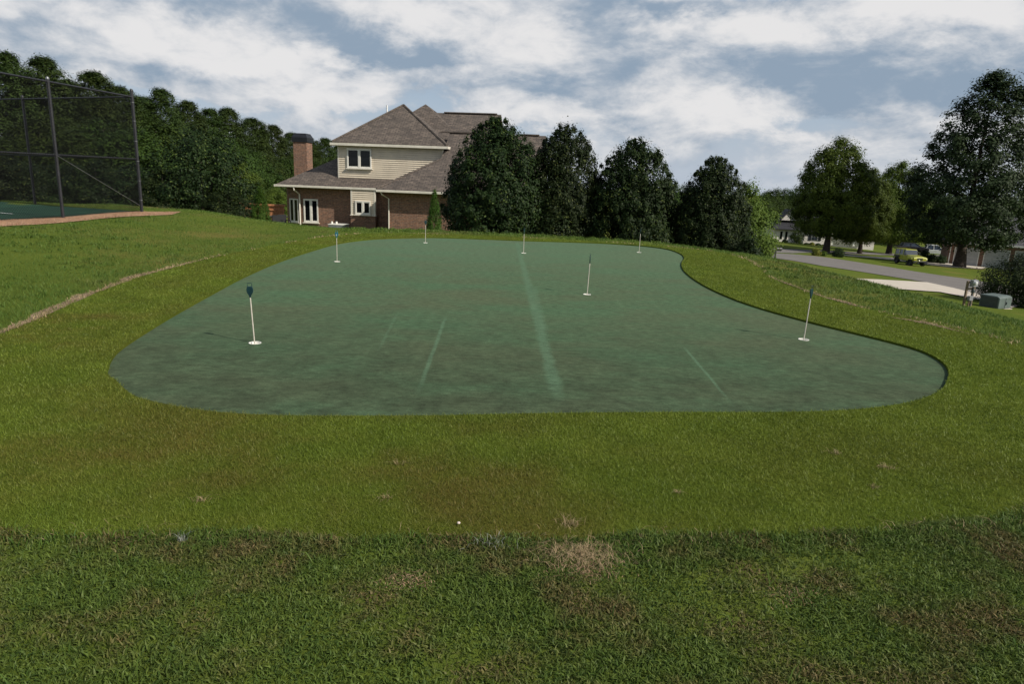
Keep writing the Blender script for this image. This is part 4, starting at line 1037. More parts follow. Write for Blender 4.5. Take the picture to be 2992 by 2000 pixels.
# hip caps
for e in (((U0, V0, zU), pk), ((U1, V0, zU), pk)):
    MB().tube([(e[0][0], e[0][1], e[0][2] + .01), (e[1][0], e[1][1], e[1][2] + .01)], .07, 6).build('hip_cap', M['shingle'], house)
# main roof behind: ridge along u with a pyramid at its left end
MV = 8.6
m0 = hU(*Z1(1360, 133), MV); m1 = hU(*Z1(1868, 150), MV); MZ = m1[1]; zM = EZ + 2.45
run = (MZ - zM) / slope * 1.0
ml = hU(*Z1(1265, 66), MV)
MZp = ml[1]
slab([(m0[0] - 1.4, MV - run, zM), (m1[0], MV - run, zM), (m1[0], MV, MZ), (m0[0] - 1.4, MV, MZ)], 'roof')
slab([(m1[0], MV + run, zM), (m0[0] - 1.4, MV + run, zM), (m0[0] - 1.4, MV - .001, MZ - .003), (m1[0], MV - .001, MZ - .003)], 'roof')
MB().prism([(m1[0] - .2, MV - run + .4, zM), (m1[0] - .2, MV + run - .4, zM), (m1[0] - .2, MV, MZ - .3)], (-.12, 0, 0)).build('gable_wall', M['siding'], house)
hf = 2.0; zf = MZ - hf * slope - .02; hr = max(m0[0] - ml[0], .5)
for sv_ in (-1, 1):
    slab([(ml[0] - 2.2, MV + sv_ * hf, zf), (ml[0] + 2.2, MV + sv_ * hf, zf), (ml[0], MV, MZp)], 'roof')
    slab([(ml[0] + 2.2, MV + sv_ * hf, zf - .002), (ml[0] + hr, MV, MZ - .01), (ml[0], MV, MZp - .003)], 'roof')
    slab([(ml[0] - 2.2, MV + sv_ * hf, zf - .002), (ml[0] - hr, MV, MZ - .01), (ml[0], MV, MZp - .003)], 'roof')
# ridge vents
for (x0, x1, vv, zz) in ((1385, 1630, RG, RZ), (2015, 2172, RG, RZ)):
    q0 = hU(*Z1(x0, 290), vv)[0]; q1 = hU(*Z1(x1, 300), vv)[0]
    MB().box(q0, q1, vv - .16, vv + .16, zz + .0, zz + .06).build('ridge_vent', M['shingle'], house)
q0 = hU(*Z1(1415, 136), MV)[0]; q1 = hU(*Z1(1835, 148), MV)[0]
MB().box(q0, q1, MV - .16, MV + .16, MZ, MZ + .06).build('ridge_vent', M['shingle'], house)
q = hU(*Z1(957, 90), V0 + hw_ + .6); MB().tube([(q[0], V0 + hw_ + .6, q[1] - .8), (q[0], V0 + hw_ + .6, q[1] + .12)], .05, 8).build('vent_pipe', M['white_paint'], house, True)
# fascia, gutters, soffit
MB().box(uA, uB, -OV - .12, -OV - .005, zE - .15, zE - .03).build('gutter', M['trim'], house, False, .01)
MB().box(uA + .05, uB - .05, -OV + .01, .02, zE - .16, zE - .115).build('soffit', M['trim'], house)
MB().box(uW0, uA + .25, vW0 - .12, vW0 - .005, zE - .14, zE - .02).build('gutter', M['trim'], house, False, .01)
MB().box(uW0 + .05, uR0, vW0 + .01, LV + .02, zE - .16, zE - .105).build('soffit', M['trim'], house)
MB().box(uW0 - .11, uW0 - .002, vW0 - .12, vW0 + 6.5, zE - .141, zE - .021).build('gutter', M['trim'], house)
MB().box(U0 - .02, U1 + .02, V0 - .10, V0 - .004, zU - .19, zU - .05).build('fascia', M['trim'], house)
MB().box(U0, U1, V0 + .002, SV + .02, zU - .15, zU - .11).build('soffit', M['trim'], house)
MB().box(U1 + .002, U1 + .10, V0 - .10, V1_, zU - .189, zU - .051).build('fascia', M['trim'], house)
MB().box(U0 - .10, U0 - .022, V0 - .10, V1_, zU - .189, zU - .051).build('fascia', M['trim'], house)
# downspouts
q = hU(*Z1(262, 900), LV - .07)[0]
MB().tube([(q - .15, vW0 - .06, zE - .14), (q - .13, vW0 - .05, zE - .30), (q, LV - .07, zE - .55), (q, LV - .07, -.1)], .05, 4).build('downspout', M['trim'], house)
MB().tube([(uA + .25, -OV - .05, zE - .15), (uA + .3, -OV, zE - .28), (uR0 + .02, -.06, zE - .5), (uR0 + .02, -.06, -.1)], .035, 4).build('downspout', M['trim'], house)
# chimney
cv = LV + 3.4
c0 = hU(*Z1(212, 480), cv); c1 = hU(*Z1(318, 480), cv); czt = hU(*Z1(260, 368), cv)[1]
ch = MB().box(c0[0], c1[0], cv, cv + .95, .5, czt).build('chimney', M['brick'], house)
cm_ = (c0[0] + c1[0]) / 2; cw = (c1[0] - c0[0]) / 2 + .05; vm = cv + .475
MB().hexa([(cm_ - cw, vm - .53, czt), (cm_ + cw, vm - .53, czt), (cm_ + cw, vm + .53, czt), (cm_ - cw, vm + .53, czt)],
          [(cm_ - cw - .02, vm - .55, czt + .28), (cm_ + cw + .02, vm - .55, czt + .28), (cm_ + cw + .02, vm + .55, czt + .28), (cm_ - cw - .02, vm + .55, czt + .28)]).build('chimney_cap', M['cap'], ch)
MB().hexa([(cm_ - cw - .02, vm - .55, czt + .281), (cm_ + cw + .02, vm - .55, czt + .281), (cm_ + cw + .02, vm + .55, czt + .281), (cm_ - cw - .02, vm + .55, czt + .281)],
          [(cm_ - cw + .12, vm - .4, czt + .54), (cm_ + cw - .12, vm - .4, czt + .54), (cm_ + cw - .12, vm + .4, czt + .54), (cm_ - cw + .12, vm + .4, czt + .54)]).build('chimney_hood', M['cap'], ch)

# air conditioner by the wall
def hw2w(u, v, z=0.0): p = np.array([HO[0], HO[1]]) + hu * u + hv * v; return (p[0], p[1], HZ + z)
q = hU(*Z1(572, 1026), LV - 1.3)
ac = empty('air_conditioner', hw2w(q[0], LV - 1.3, 0), HY); tag(ac, 'grey air conditioner unit against the brick wall', 'air conditioner')
MB().box(-.48, .48, -.4, .4, -.3, q[1] - .02).build('casing', M['grey_box'], ac, False, .03)
MB().box(-.5, .5, -.42, .42, q[1] - .018, q[1] + .03).build('top_grille', M['white_frame'], ac, False, .01)
for x_ in (-.4, -.13): MB().tube([(x_, 0, q[1] + .02), (x_, 0, q[1] + .16)], .06, 8).build('fan_guard', M['white_frame'], ac)
# patio pieces left of the house
pq = at(835, 640, 39.0); 
wf = empty('cedar_fence', (at(800, 600, 46.0)[0], 46.0, zt1(at(800, 600, 46.0)[0], 46.0))); tag(wf, 'orange cedar privacy fence beside the patio', 'fence')
ztop_ = at(800, 597, 46.0)[2] - wf.location.z
for k in range(18): MB().box(-2.2 + k * .16, -2.2 + k * .16 + .152, 0, .02, -.3, ztop_ - .12).build('plank', M['cedar'], wf)
MB().box(-2.25, .75, -.06, -.002, ztop_ - .42, ztop_ - .30).build('rail', M['cedar'], wf)
MB().box(-2.25, .75, -.10, .10, ztop_ - .118, ztop_ + .0).build('cap_board', M['cedar'], wf)
for x_ in (-2.0, -.6, .6): MB().box(x_, x_ + .1, -.12, -.061, -.3, ztop_ - .12).build('post', M['cedar'], wf)
def patio_chair(px, Y, rz, label):
    b = at(px, 650, Y); zb = at(px, 628, Y)[2] - .45 - .5
    t = empty('patio_chair', (b[0], Y, max(zb, zt1(b[0], Y))), rz); tag(t, label, 'chair', 'dark patio chairs')
    MB().box(-.26, .26, -.26, .26, .40, .45).build('seat', M['furniture'], t); MB().box(-.26, .26, .22, .27, .45, .95).build('backrest', M['furniture'], t)
    for x_ in (-.24, .20):
        MB().box(x_, x_ + .04, -.24, .24, .62, .66).build('armrest', M['furniture'], t)
        for y_ in (-.24, .2): MB().box(x_ + .001, x_ + .039, y_, y_ + .04, -.1, .62).build('leg', M['furniture'], t)
patio_chair(832, 38.5, .9, 'dark patio chair standing nearest the house wall'); patio_chair(800, 38.0, -2.2, 'dark patio chair left of the patio table')
b = at(814, 632, 39.2); tb = empty('patio_table', (b[0], 39.2, b[2] - .74)); tag(tb, 'dark round patio table beside the house', 'table')
MB().lathe([(.001, .70), (.52, .70), (.53, .72), (.52, .74), (.001, .74)], 20).build('table_top', M['furniture'], tb)
for k in range(4): MB().tube([(.3 * math.cos(k * 1.57 + .7), .3 * math.sin(k * 1.57 + .7), .70), (.4 * math.cos(k * 1.57 + .7), .4 * math.sin(k * 1.57 + .7), -.1)], .02, 6).build('leg', M['furniture'], tb)

# ------------------------------------------------------------------ street at right
def Z3(x, y): return (2100 + x / 2.63, 480 + y / 2.63)
def gh(pts): return [ground_hit(*Z3(x, y))[:2] for x, y in pts]
up_edge = [(-200, 655), (100, 668), (290, 676), (600, 697), (800, 715), (1000, 745), (1300, 792), (1500, 826), (1700, 857), (1890, 882), (2200, 935), (2500, 990)]
low_edge = [(2500, 1110), (2200, 1045), (1980, 1000), (1600, 912), (1300, 862), (1050, 822), (800, 785), (560, 742), (430, 726), (270, 714), (-200, 700)]
def planehit(x, y):
    px, py = Z3(x, y); d = ray(px, py); k = (-1.64 - CAMH) / (d[2] + .0515 * d[0] + .028); return (np.array([0, 0, CAMH]) + d * k)[:2]
RD = [planehit(*p) for p in up_edge + low_edge]
tag(drape('road', RD, .035, M['asphalt'], 2.0), 'grey asphalt road curving past on the lower right')
far_st = [planehit(*p) for p in [(-200, 640), (270, 647), (450, 651), (600, 656), (860, 668), (1100, 678), (1340, 688), (1800, 705), (1800, 722), (1340, 704), (1100, 695), (860, 686), (700, 682), (560, 686), (270, 672), (-200, 656)]]
tag(drape('side_street', far_st, .030, M['asphalt'], 3.0), 'far grey street in front of the white house')
dv = [planehit(*p) for p in [(950, 880), (1250, 893), (1600, 914), (1760, 948), (1980, 1000), (2350, 1090), (2250, 1110), (1960, 1040), (1700, 990), (1350, 965), (1200, 930)]]
tag(drape('driveway_apron', dv, .060, M['concrete'], 1.5), 'pale concrete driveway apron joining the road')
gd = [planehit(*p) for p in [(960, 704), (1340, 738), (1740, 792), (2010, 806), (2060, 800), (2030, 790), (1780, 752), (1600, 742), (1340, 722), (960, 698)]]
tag(drape('garage_driveway', gd, .045, M['concrete'], 2.0), 'concrete driveway leading to the three garage doors')

# ---- right trees
def oak_crown(name, seed, H=22.0):
    R_ = 7.6
    R_ = 6.3
    prof = lambda t: R_ * np.interp(t, [0, .1, .4, .54, .77, .91, 1], [.74, .98, .96, .80, .62, .36, .10])
    cl = profile_clumps(560, H - .6, prof, seed, 2.4, shift=lambda t: np.interp(t, [0, .4, .54, .77, .91, 1], [-.6, -.6, -.4, -.1, .3, .4]), fill=.42, lumpy=.2)
    rg = np.random.default_rng(seed); keepc = lump(np.arctan2(cl[:, 1], cl[:, 0]) * 2, cl[:, 2] * .35, seed + 3) > -.42
    cl = cl[keepc]
    return crown_mesh(name, M['oak'], cl, rg.uniform(.55, 1.15, len(cl)), 130, .30, squash=.7, soft=.45)
oc = oak_crown('oak_crown', 401); ot = trunk_mesh('oak_trunk', 20.0, .46, M['bark'], 18, .14, 5.2, 22, 1.7, shift=.2)
b = ground_hit(2800, 792); Yo = 84.0; top = at(2948, 200, Yo); X = at(2800, 790, Yo)[0]; zb = zt1(X, Yo)
make_tree('oak_tree', (X, Yo, zb), 0.0, ((top[2] - zb) / 22.0 * 1.0,) * 3, ot, oc, 'very tall dark tree with a leaning crown at the right picture edge', 'tree')
def feather_crown(name, seed, H=16.0):
    R_ = 5.4
    prof = lambda t: R_ * np.interp(t, [0, .1, .3, .5, .75, .9, 1], [.62, .9, 1.0, .97, .74, .45, .08])
    cl = profile_clumps(420, H - .4, prof, seed, 2.3, fill=.4, lumpy=.2)
    return crown_mesh(name, M['feather'], cl, np.random.default_rng(seed).uniform(.5, 1.05, len(cl)), 130, .36, up=.2, aspect=.42, squash=.85, soft=.5)
fc_ = feather_crown('feathery_crown', 411); ft = trunk_mesh('feathery_trunk', 14.5, .42, M['bark'], 14, .13, 3.6, 25)
place('street_tree', 2462, 400, 94.0, 16.0, ft, fc_, 'round feathery green tree standing by the street', 'tree', 'street trees by the road', rz=.5, wmul=.95)
place('street_tree', 2550, 490, 100.0, 16.0, ft, fc_, 'shorter feathery tree behind the round one, trunk right of it', 'tree', 'street trees by the road', rz=2.5, wmul=.85)
place('street_tree', 2640, 470, 112.0, 16.0, ft, fc_, 'feathery tree in the shade behind the parked yellow car', 'tree', 'street trees by the road', rz=4.1, wmul=.95)
FARP = [(1955, 520, 190), (2010, 535, 210), (2060, 528, 200), (2235, 560, 175), (2265, 545, 190), (2300, 548, 210), (2335, 542, 200), (2380, 540, 215), (2440, 545, 200), (2500, 548, 210), (2560, 540, 190), (2620, 548, 180), (2680, 545, 170), (2740, 550, 165), (2800, 548, 160), (2870, 552, 150), (2940, 555, 150), (2990, 552, 140), (3050, 548, 140), (1900, 530, 200), (1840, 532, 210)]
FL = ['far tree left of the smallest evergreen, half hidden', 'far tree behind the smallest evergreen', 'far tree right behind the smallest evergreen', 'far tree behind the yellow green young tree', 'far tree with a dark top beyond the young tree', 'far tree left of the white house gable', 'far tree behind the white house gable', 'far tree behind the white house roof',
      'far tree hidden behind the round feathery tree', 'far tree right of the white house', 'far tree between the two street trees', 'far tree behind the shaded street tree', 'far tree behind the pickup', 'far tree left of the garage house', 'far tree behind the garage house ridge', 'far tree over the garage house roof', 'far tree at right behind the garage house', 'far tree at the right picture edge', 'far tree just beyond the right picture edge', 'far tree behind the third evergreen', 'far tree behind the second evergreen']
for i, (px, yt, Y) in enumerate(FARP):
    place('far_tree', px, yt, Y, 9.0, hwt, hw[i % 3], FL[i], 'tree', 'far trees beyond the street', wmul=1.0)

# ---- white house
def white_house():
    Y = 128.0; b0 = at(2258, 704, Y); zb = zt1(b0[0], Y); rz = math.radians(-8)
    # stand it on the ground where the photo shows its foot
    k = Y; t = empty('white_house', (b0[0], Y, b0[2]), rz); tag(t, 'white painted brick house with dark hip roof and navy shutters', 'house')
    s = Y / FOC
    w1 = 62 * s; w2 = 62 * s; hE = 33 * s
    MB().box(0, w1 + 1.0, 0, 9, -3, hE).build('wall', M['white_brick'], t)
    MB().box(w1 + .9, w1 + .9 + w2 * 1.0, -2.0, 7, -3, hE * .92).build('wall', M['white_brick'], t)
    MB().box(w1 + w2 + .8, w1 + w2 + 10, .8, 8, -3, hE * .9).build('wall', M['white_brick'], t)
    def roof(pts, nm='roof', mt='slate_roof'): MB().prism(pts, (0, 0, .15)).build(nm, M[mt], t)
    rr = hE + 36 * s
    roof([(-.6, -.6, hE), (w1 + w2 + 10.5, -.6, hE), (w1 + w2 + 7, 4.5, rr), (3.2, 4.5, rr)]); roof([(-.6, 9.6, hE), (-.6, -.6, hE), (3.2, 4.5, rr)]); roof([(w1 + w2 + 10.5, 9.6, hE), (-.6, 9.6, hE), (3.2, 4.5, rr - .01), (w1 + w2 + 7, 4.5, rr - .01)])
    gx0 = 42 * s; gz = hE + 26 * s
    MB().prism([(gx0 - 1.3, 1.6, gz), (gx0 + 1.4, 1.6, gz), (gx0 + .05, 1.6, gz + 1.75)], (0, 1.0, 0)).build('gable', M['white_brick'], t)
    for sg in (-1, 1): MB().prism([(gx0 + .05, 1.35, gz + 1.82), (gx0 + .05 + sg * 1.75, 1.35, gz - .35), (gx0 + .05 + sg * 1.75, 1.35, gz - .2), (gx0 + .05, 1.35, gz + 2.0)], (0, 4, 0)).build('gable_roof', M['slate_roof'], t)
    gx1 = w1 + .9 + w2 / 2
    MB().prism([(w1 + .5, -2.3, hE * .92), (w1 + 1.3 + w2, -2.3, hE * .92), (gx1, -2.3, hE * .92 + 2.0)], (0, 6, 0)).build('porch_roof', M['slate_roof'], t)
    for u in (17 * s, 31 * s): 
        f = MB().box(u, u + .5, -.04, .02, 6 * s, 29 * s).build('window', M['white_frame'], t); MB().box(u + .05, u + .45, -.06, -.041, 6 * s + .05, 29 * s - .05).build('pane', M['glass'], f)
    u = w1 + .9 + w2 * .32
    f = MB().box(u, u + 1.15, -2.05, -1.99, 8 * s, 30 * s).build('window', M['white_frame'], t)
    for a_ in (0, 1):
        for c_ in (0, 1): MB().box(u + .06 + a_ * .53, u + .56 + a_ * .53, -2.07, -2.051, 8 * s + .06 + c_ * .68, 8 * s + .68 + c_ * .68).build('pane', M['carglass'], f)
    for u_ in (u - .5, u + 1.16): MB().box(u_, u_ + .48, -2.06, -2.0, 8 * s - .02, 30 * s + .02).build('shutter', M['shutter'], t)
    for u_ in (w1 + w2 + 2.4, w1 + w2 + 6.2): MB().box(u_, u_ + .3, .3, .6, -.3, hE * .9).build('porch_column', M['white_paint'], t)
white_house()
for i, (x, y, wp, hp_, mt, lb) in enumerate([(620, 770, 130, 55, 'hedge', 'dark low hedge under the narrow windows of the white house'), (830, 790, 90, 60, 'hedge', 'dark hedge end beside the pale bush'), (1070, 850, 270, 340, 'hardwood', 'pale bushy small tree hiding the white house corner'),
        (1180, 860, 70, 40, 'hedge', 'small round shrub left of the shuttered window'), (1300, 860, 110, 50, 'hedge', 'dark shrub below the shuttered window'), (1410, 860, 80, 60, 'yellow_shrub', 'yellow green shrub below the shuttered window'), (1540, 870, 110, 50, 'hedge', 'dark shrub right of the shuttered window'), (1650, 875, 60, 30, 'yellow_shrub', 'low pale shrub at the corner of the white house')]):
    px, py = 2180 + x / 7.33, 600 + y / 7.33
    shrub('garden_shrub', px, py, 124.0 - .0 * i, wp / 7.33, hp_ / 7.33, mt, lb, 40, 40, .22, 'shrub', 'shrubs in front of the white house', seed=70 + i)
for i, (x, y, wp, hp_, mt, lb) in enumerate([(1960, 1110, 230, 200, 'hedge', 'dark round shrub at the foot of the round feathery tree'), (1490, 1080, 180, 150, 'yellow_shrub', 'loose yellow green plant left of the feathery tree trunk'), (1650, 1090, 100, 110, 'feather', 'green leafy plant beside the loose yellow green one')]):
    px, py = 2180 + x / 7.33, 600 + y / 7.33; g = planehit((px - 2100) * 2.63, (py - 480) * 2.63)
    shrub('roadside_shrub', px, py, g[1], wp / 7.33, hp_ / 7.33, mt, lb, 50, 45, .14, 'shrub', 'shrubs by the street tree', seed=90 + i)

# ---- garage house at far right
def garage_house():
    Y = 93.0; a0 = at(2766, 766, Y); rz = math.radians(-26); t = empty('garage_house', (a0[0], Y, zt1(a0[0], Y) - .05), rz); tag(t, 'brick house with three pale garage doors behind the tall tree', 'house')
    Wd = 10.6; hE = 2.9
    MB().box(0, Wd, 0, 9, -2.5, hE).build('brick_wall', M['brick_far'], t)
    MB().box(Wd + .001, Wd + 10, -1.4, 9.5, -3, hE + .3).build('brick_wall', M['brick_far'], t)
    for k in range(3):
        u0 = .75 + k * 3.35
        f = MB().box(u0 - .1, u0 + 2.75, -.03, .02, -.3, 2.34).build('door_frame', M['white_paint'], t)
        for r_ in range(4): MB().box(u0, u0 + 2.65, -.075, -.031, -.02 + r_ * .565, .525 + r_ * .565).build('door_panel', M['door_grey'], f)
    for u in (.12, Wd - .25): MB().box(u, u + .11, -.14, -.03, -.2, hE).build('downspout', M['white_paint'], t)
    def roof(pts): MB().prism(pts, (0, 0, .14)).build('roof', M['grey_roof'], t)
    rz_ = hE + 3.4
    roof([(-.5, -.6, hE), (Wd + .5, -.6, hE), (Wd + .5, 4.5, rz_), (3.5, 4.5, rz_)]); roof([(-.5, 9.6, hE), (-.5, -.6, hE), (3.5, 4.5, rz_)]); roof([(Wd, 9.6, hE), (-.5, 9.6, hE), (3.5, 4.49, rz_), (Wd, 4.49, rz_)])
    r2 = hE + .3; roof([(Wd - .4, -2.0, r2), (Wd + 10.6, -2.0, r2), (Wd + 8, 4, r2 + 4.2), (Wd + 3.2, 4, r2 + 4.2)]); roof([(Wd - .4, 10, r2), (Wd - .4, -2.0, r2), (Wd + 3.2, 4, r2 + 4.2)])
    MB().box(Wd - .42, Wd + 10.6, -2.12, -2.0, r2 - .12, r2 + .10).build('gutter', M['white_paint'], t); MB().box(-.52, Wd - .45, -.72, -.6, hE - .12, hE + .10).build('gutter', M['white_paint'], t)
garage_house()

# ---- yellow off road car
def wheel(parent, x, y, r, w, sgn):
    ty = MB().lathe([(r * .62, -w / 2), (r * .92, -w / 2), (r, -w * .36), (r, w * .36), (r * .92, w / 2), (r * .62, w / 2), (r * .62, -w / 2)], 22).build('tyre', M['tyre'], None, True)
    wh = empty('wheel', (x, y, r)); wh.parent = parent; wh.rotation_euler = (PI / 2, 0, 0); ty.parent = wh
    rm = MB(); rm.lathe([(.001, w * .30), (r * .2, w * .34), (r * .24, w * .22), (r * .60, w * .30), (r * .63, w * .1)], 18); rm.lathe([(.001, -w * .30), (r * .2, -w * .34), (r * .24, -w * .22), (r * .60, -w * .30), (r * .63, -w * .1)], 18)
    rm.build('rim', M['rim'], wh, True)
def suv():
    px, py = 2580 + 640 / 8.38, 690 + 680 / 8.38
    Y = 77.0; b = at(px, py, Y); t = empty('yellow_car', (b[0], Y, zt1(b[0], Y) + .05), math.radians(-88)); t.scale = (.90,) * 3
    tag(t, 'yellow boxy off road car parked on the drive across the road', 'car')
    # +x is the front; length 4.7, width 1.85
    pr = [(-2.15, .58), (-2.2, 1.15), (.35, 1.20), (1.95, 1.12), (2.05, 1.0), (2.05, .62), (1.55, .55), (-1.3, .55)]
    MB().prism([(x, -.80, z) for x, z in pr], (0, 1.60, 0)).build('body', M['yellow_paint'], t, False, .04)
    MB().hexa([(.35, -.74, 1.19), (1.98, -.58, 1.09), (1.98, .58, 1.09), (.35, .74, 1.19)], [(.40, -.70, 1.27), (1.92, -.52, 1.17), (1.92, .52, 1.17), (.40, .70, 1.27)]).build('hood', M['yellow_paint'], t, False, .02)
    cb = MB(); 
    MB().hexa([(-2.16, -.78, 1.78), (.02, -.72, 1.80), (.02, .72, 1.80), (-2.16, .78, 1.78)], [(-2.12, -.72, 1.87), (-.04, -.66, 1.88), (-.04, .66, 1.88), (-2.12, .72, 1.87)]).build('roof', M['yellow_paint'], t, False, .02)
    MB().hexa([(-2.10, -.76, 1.16), (.33, -.74, 1.20), (.33, .74, 1.20), (-2.10, .76, 1.16)], [(-2.10, -.70, 1.785), (-.02, -.67, 1.80), (-.02, .67, 1.80), (-2.10, .70, 1.785)]).build('window_glass', M['carglass'], t)
    for s_ in (-1, 1):
        for x0 in (-2.12, -1.22, -.42): MB().hexa([(x0, s_ * .79, 1.16), (x0 + .12, s_ * .79, 1.16), (x0 + .12, s_ * .74, 1.16), (x0, s_ * .74, 1.16)], [(x0, s_ * .74, 1.79), (x0 + .12, s_ * .74, 1.79), (x0 + .12, s_ * .68, 1.79), (x0, s_ * .68, 1.79)]).build('pillar', M['yellow_paint'], t)
        MB().tube([(.38, s_ * .76, 1.2), (.0, s_ * .70, 1.82)], .05, 6).build('windscreen_pillar', M['yellow_paint'], t)
        MB().hexa([(.85, s_ * .79, .82), (1.0, s_ * .79, 1.05), (1.0, s_ * .98, 1.05), (.85, s_ * .98, .82)], [(1.95, s_ * .79, .82), (1.85, s_ * .79, 1.05), (1.85, s_ * .98, 1.03), (1.95, s_ * .98, .80)]).build('fender', M['yellow_paint'], t, False, .02)
        MB().hexa([(-1.95, s_ * .79, .85), (-1.85, s_ * .79, 1.05), (-1.85, s_ * .97, 1.05), (-1.95, s_ * .97, .85)], [(-.85, s_ * .79, .85), (-.95, s_ * .79, 1.05), (-.95, s_ * .97, 1.05), (-.85, s_ * .97, .85)]).build('fender', M['metal_black'], t, False, .02)
        MB().box(-.8, .8, s_ * .86 - .05, s_ * .86 + .05, .50, .57).build('side_step', M['metal_black'], t)
        MB().lathe([(.001, .0), (.095, .0), (.10, .02), (.06, .05), (.001, .06)], 14).build('headlight', M['lamp_glass'], t, True)
        hl_ = t.children[-1]; hl_.location = (2.045, s_ * .52, .92); hl_.rotation_euler = (0, PI / 2, 0)
        MB().box(.30, .42, s_ * .88 - .10, s_ * .88 + .08, 1.2, 1.38).build('mirror', M['metal_black'], t)
        for x0 in (-1.4, 1.42): wheel(t, x0, s_ * .78, .44, .30, s_)
    for k in range(7): MB().box(2.048, 2.075, -.345 + k * .1, -.285 + k * .1, .76, 1.02).build('grille_slot', M['metal_black'], t)
    MB().box(2.02, 2.28, -.82, .82, .52, .70).build('bumper', M['metal_black'], t, False, .03); MB().box(-2.35, -2.15, -.8, .8, .55, .72).build('bumper', M['metal_black'], t, False, .03)
    MB().box(.02, .35, -.68, .68, 1.78, 1.82).build('windscreen_frame', M['yellow_paint'], t) if False else None
    for nm_, x0 in (('door_seam', -.35), ('door_seam', .45)): MB().box(x0, x0 + .02, -.812, .812, .62, 1.15).build(nm_, M['metal_black'], t)
    MB().lathe([(.2, -.12), (.40, -.12), (.42, 0), (.40, .1), (.001, .1)], 18, ).build('spare_wheel', M['tyre'], t, True); s_o = t.children[-1]; s_o.location = (-2.33, 0, 1.1); s_o.rotation_euler = (0, -PI / 2, 0)
suv()
def pickup(px, py, Y, rz, mat, name, label, bed=True):
    b = at(px, py, Y); t = empty(name, (b[0], Y, max(b[2], zt1(b[0], Y))), rz); tag(t, label, 'car')
    if bed: pr = [(-2.7, .5), (-2.7, 1.12), (2.3, 1.12), (2.75, 1.0), (2.8, .5)]
    else: pr = [(-2.2, .4), (-2.25, .85), (-1.6, .95), (1.2, .92), (2.1, .75), (2.15, .4)]
    MB().prism([(x, -.9, z) for x, z in pr], (0, 1.8, 0)).build('body', M[mat], t, False, .05)
    c0_, c1_, h0, h1 = ((-.9, 1.5, 1.11, 1.85) if bed else (-1.5, 1.0, .91, 1.42))
    MB().hexa([(c0_, -.84, h0), (c1_, -.84, h0), (c1_, .84, h0), (c0_, .84, h0)], [(c0_ + .25, -.68, h1 - .06), (c1_ - .75, -.68, h1 - .06), (c1_ - .75, .68, h1 - .06), (c0_ + .25, .68, h1 - .06)]).build('window_glass', M['carglass'], t)
    MB().box(c0_ + .2, c1_ - .7, -.70, .70, h1 - .07, h1).build('roof', M[mat], t, False, .03)
    for s_ in (-1, 1):
        for xa, xb in ((c0_, c0_ + .25), (c1_, c1_ - .75), ((c0_ + c1_) / 2 - .1, (c0_ + c1_) / 2 - .15)): MB().tube([(xa, s_ * .85, h0), (xb, s_ * .69, h1 - .03)], .05, 5).build('pillar', M[mat], t)
        MB().box((2.76 if bed else 2.14), (2.82 if bed else 2.2), s_ * .65 - .2, s_ * .65 + .2, .78 if bed else .6, .95 if bed else .72).build('headlight', M['lamp_glass'], t)
        for x0 in ((-1.75, 1.85) if bed else (-1.4, 1.35)): wheel(t, x0, s_ * .8, .40 if bed else .33, .25, s_)
    MB().box(2.76 if bed else 2.15, 2.84 if bed else 2.22, -.45, .45, .72 if bed else .5, .98 if bed else .68).build('grille', M['metal_black'], t)
    if bed: MB().box(-2.55, -.98, -.75, .75, 1.121, 1.124).build('bed_floor', M['metal_black'], t)
px, py = 2580 + 1150 / 8.38, 690 + 500 / 8.38; pickup(px, py, 110.0, math.radians(-20), 'white_car', 'white_pickup', 'white pickup truck parked behind the yellow car')
px, py = 2580 + 690 / 8.38, 690 + 400 / 8.38; pickup(px, py, 104.0, math.radians(-15), 'dark_car', 'dark_car', 'dark car with a bright windscreen just above the yellow car', False)
px, py = 2180 + 340 / 7.33, 600 + 775 / 7.33; pickup(px, py, 150.0, math.radians(8), 'white_car', 'white_car', 'white car parked beyond the lawn left of the white house', False)
for i, (x, y, wp, hp_, lb, mt) in enumerate([(1180, 640, 220, 200, 'dark clipped hedge beside the white pickup', 'hedge'), (1400, 640, 260, 180, 'dark clipped hedge left of the first garage door', 'hedge'), (1000, 560, 180, 230, 'loose dark shrub behind the yellow car', 'hedge')]):
    px, py = 2580 + x / 8.38, 690 + y / 8.38; shrub('garden_hedge', px, py, 90.0, wp / 8.38, hp_ / 8.38, mt, lb, 60, 45, .16, 'hedge', 'hedges by the garage drive', seed=120 + i)
mc = planehit((2795 - 2100) * 2.63, (797 - 480) * 2.63)
drape('mulch_bed', [np.array([at(2800, 790, Yo)[0], Yo]) + np.array([3.1 * math.cos(a_), 1.9 * math.sin(a_)]) for a_ in np.linspace(0, 2 * PI, 20)[:-1]], .03, M['mulch'], 1.2)['label'] = 'brown mulch ring round the foot of the tall tree'

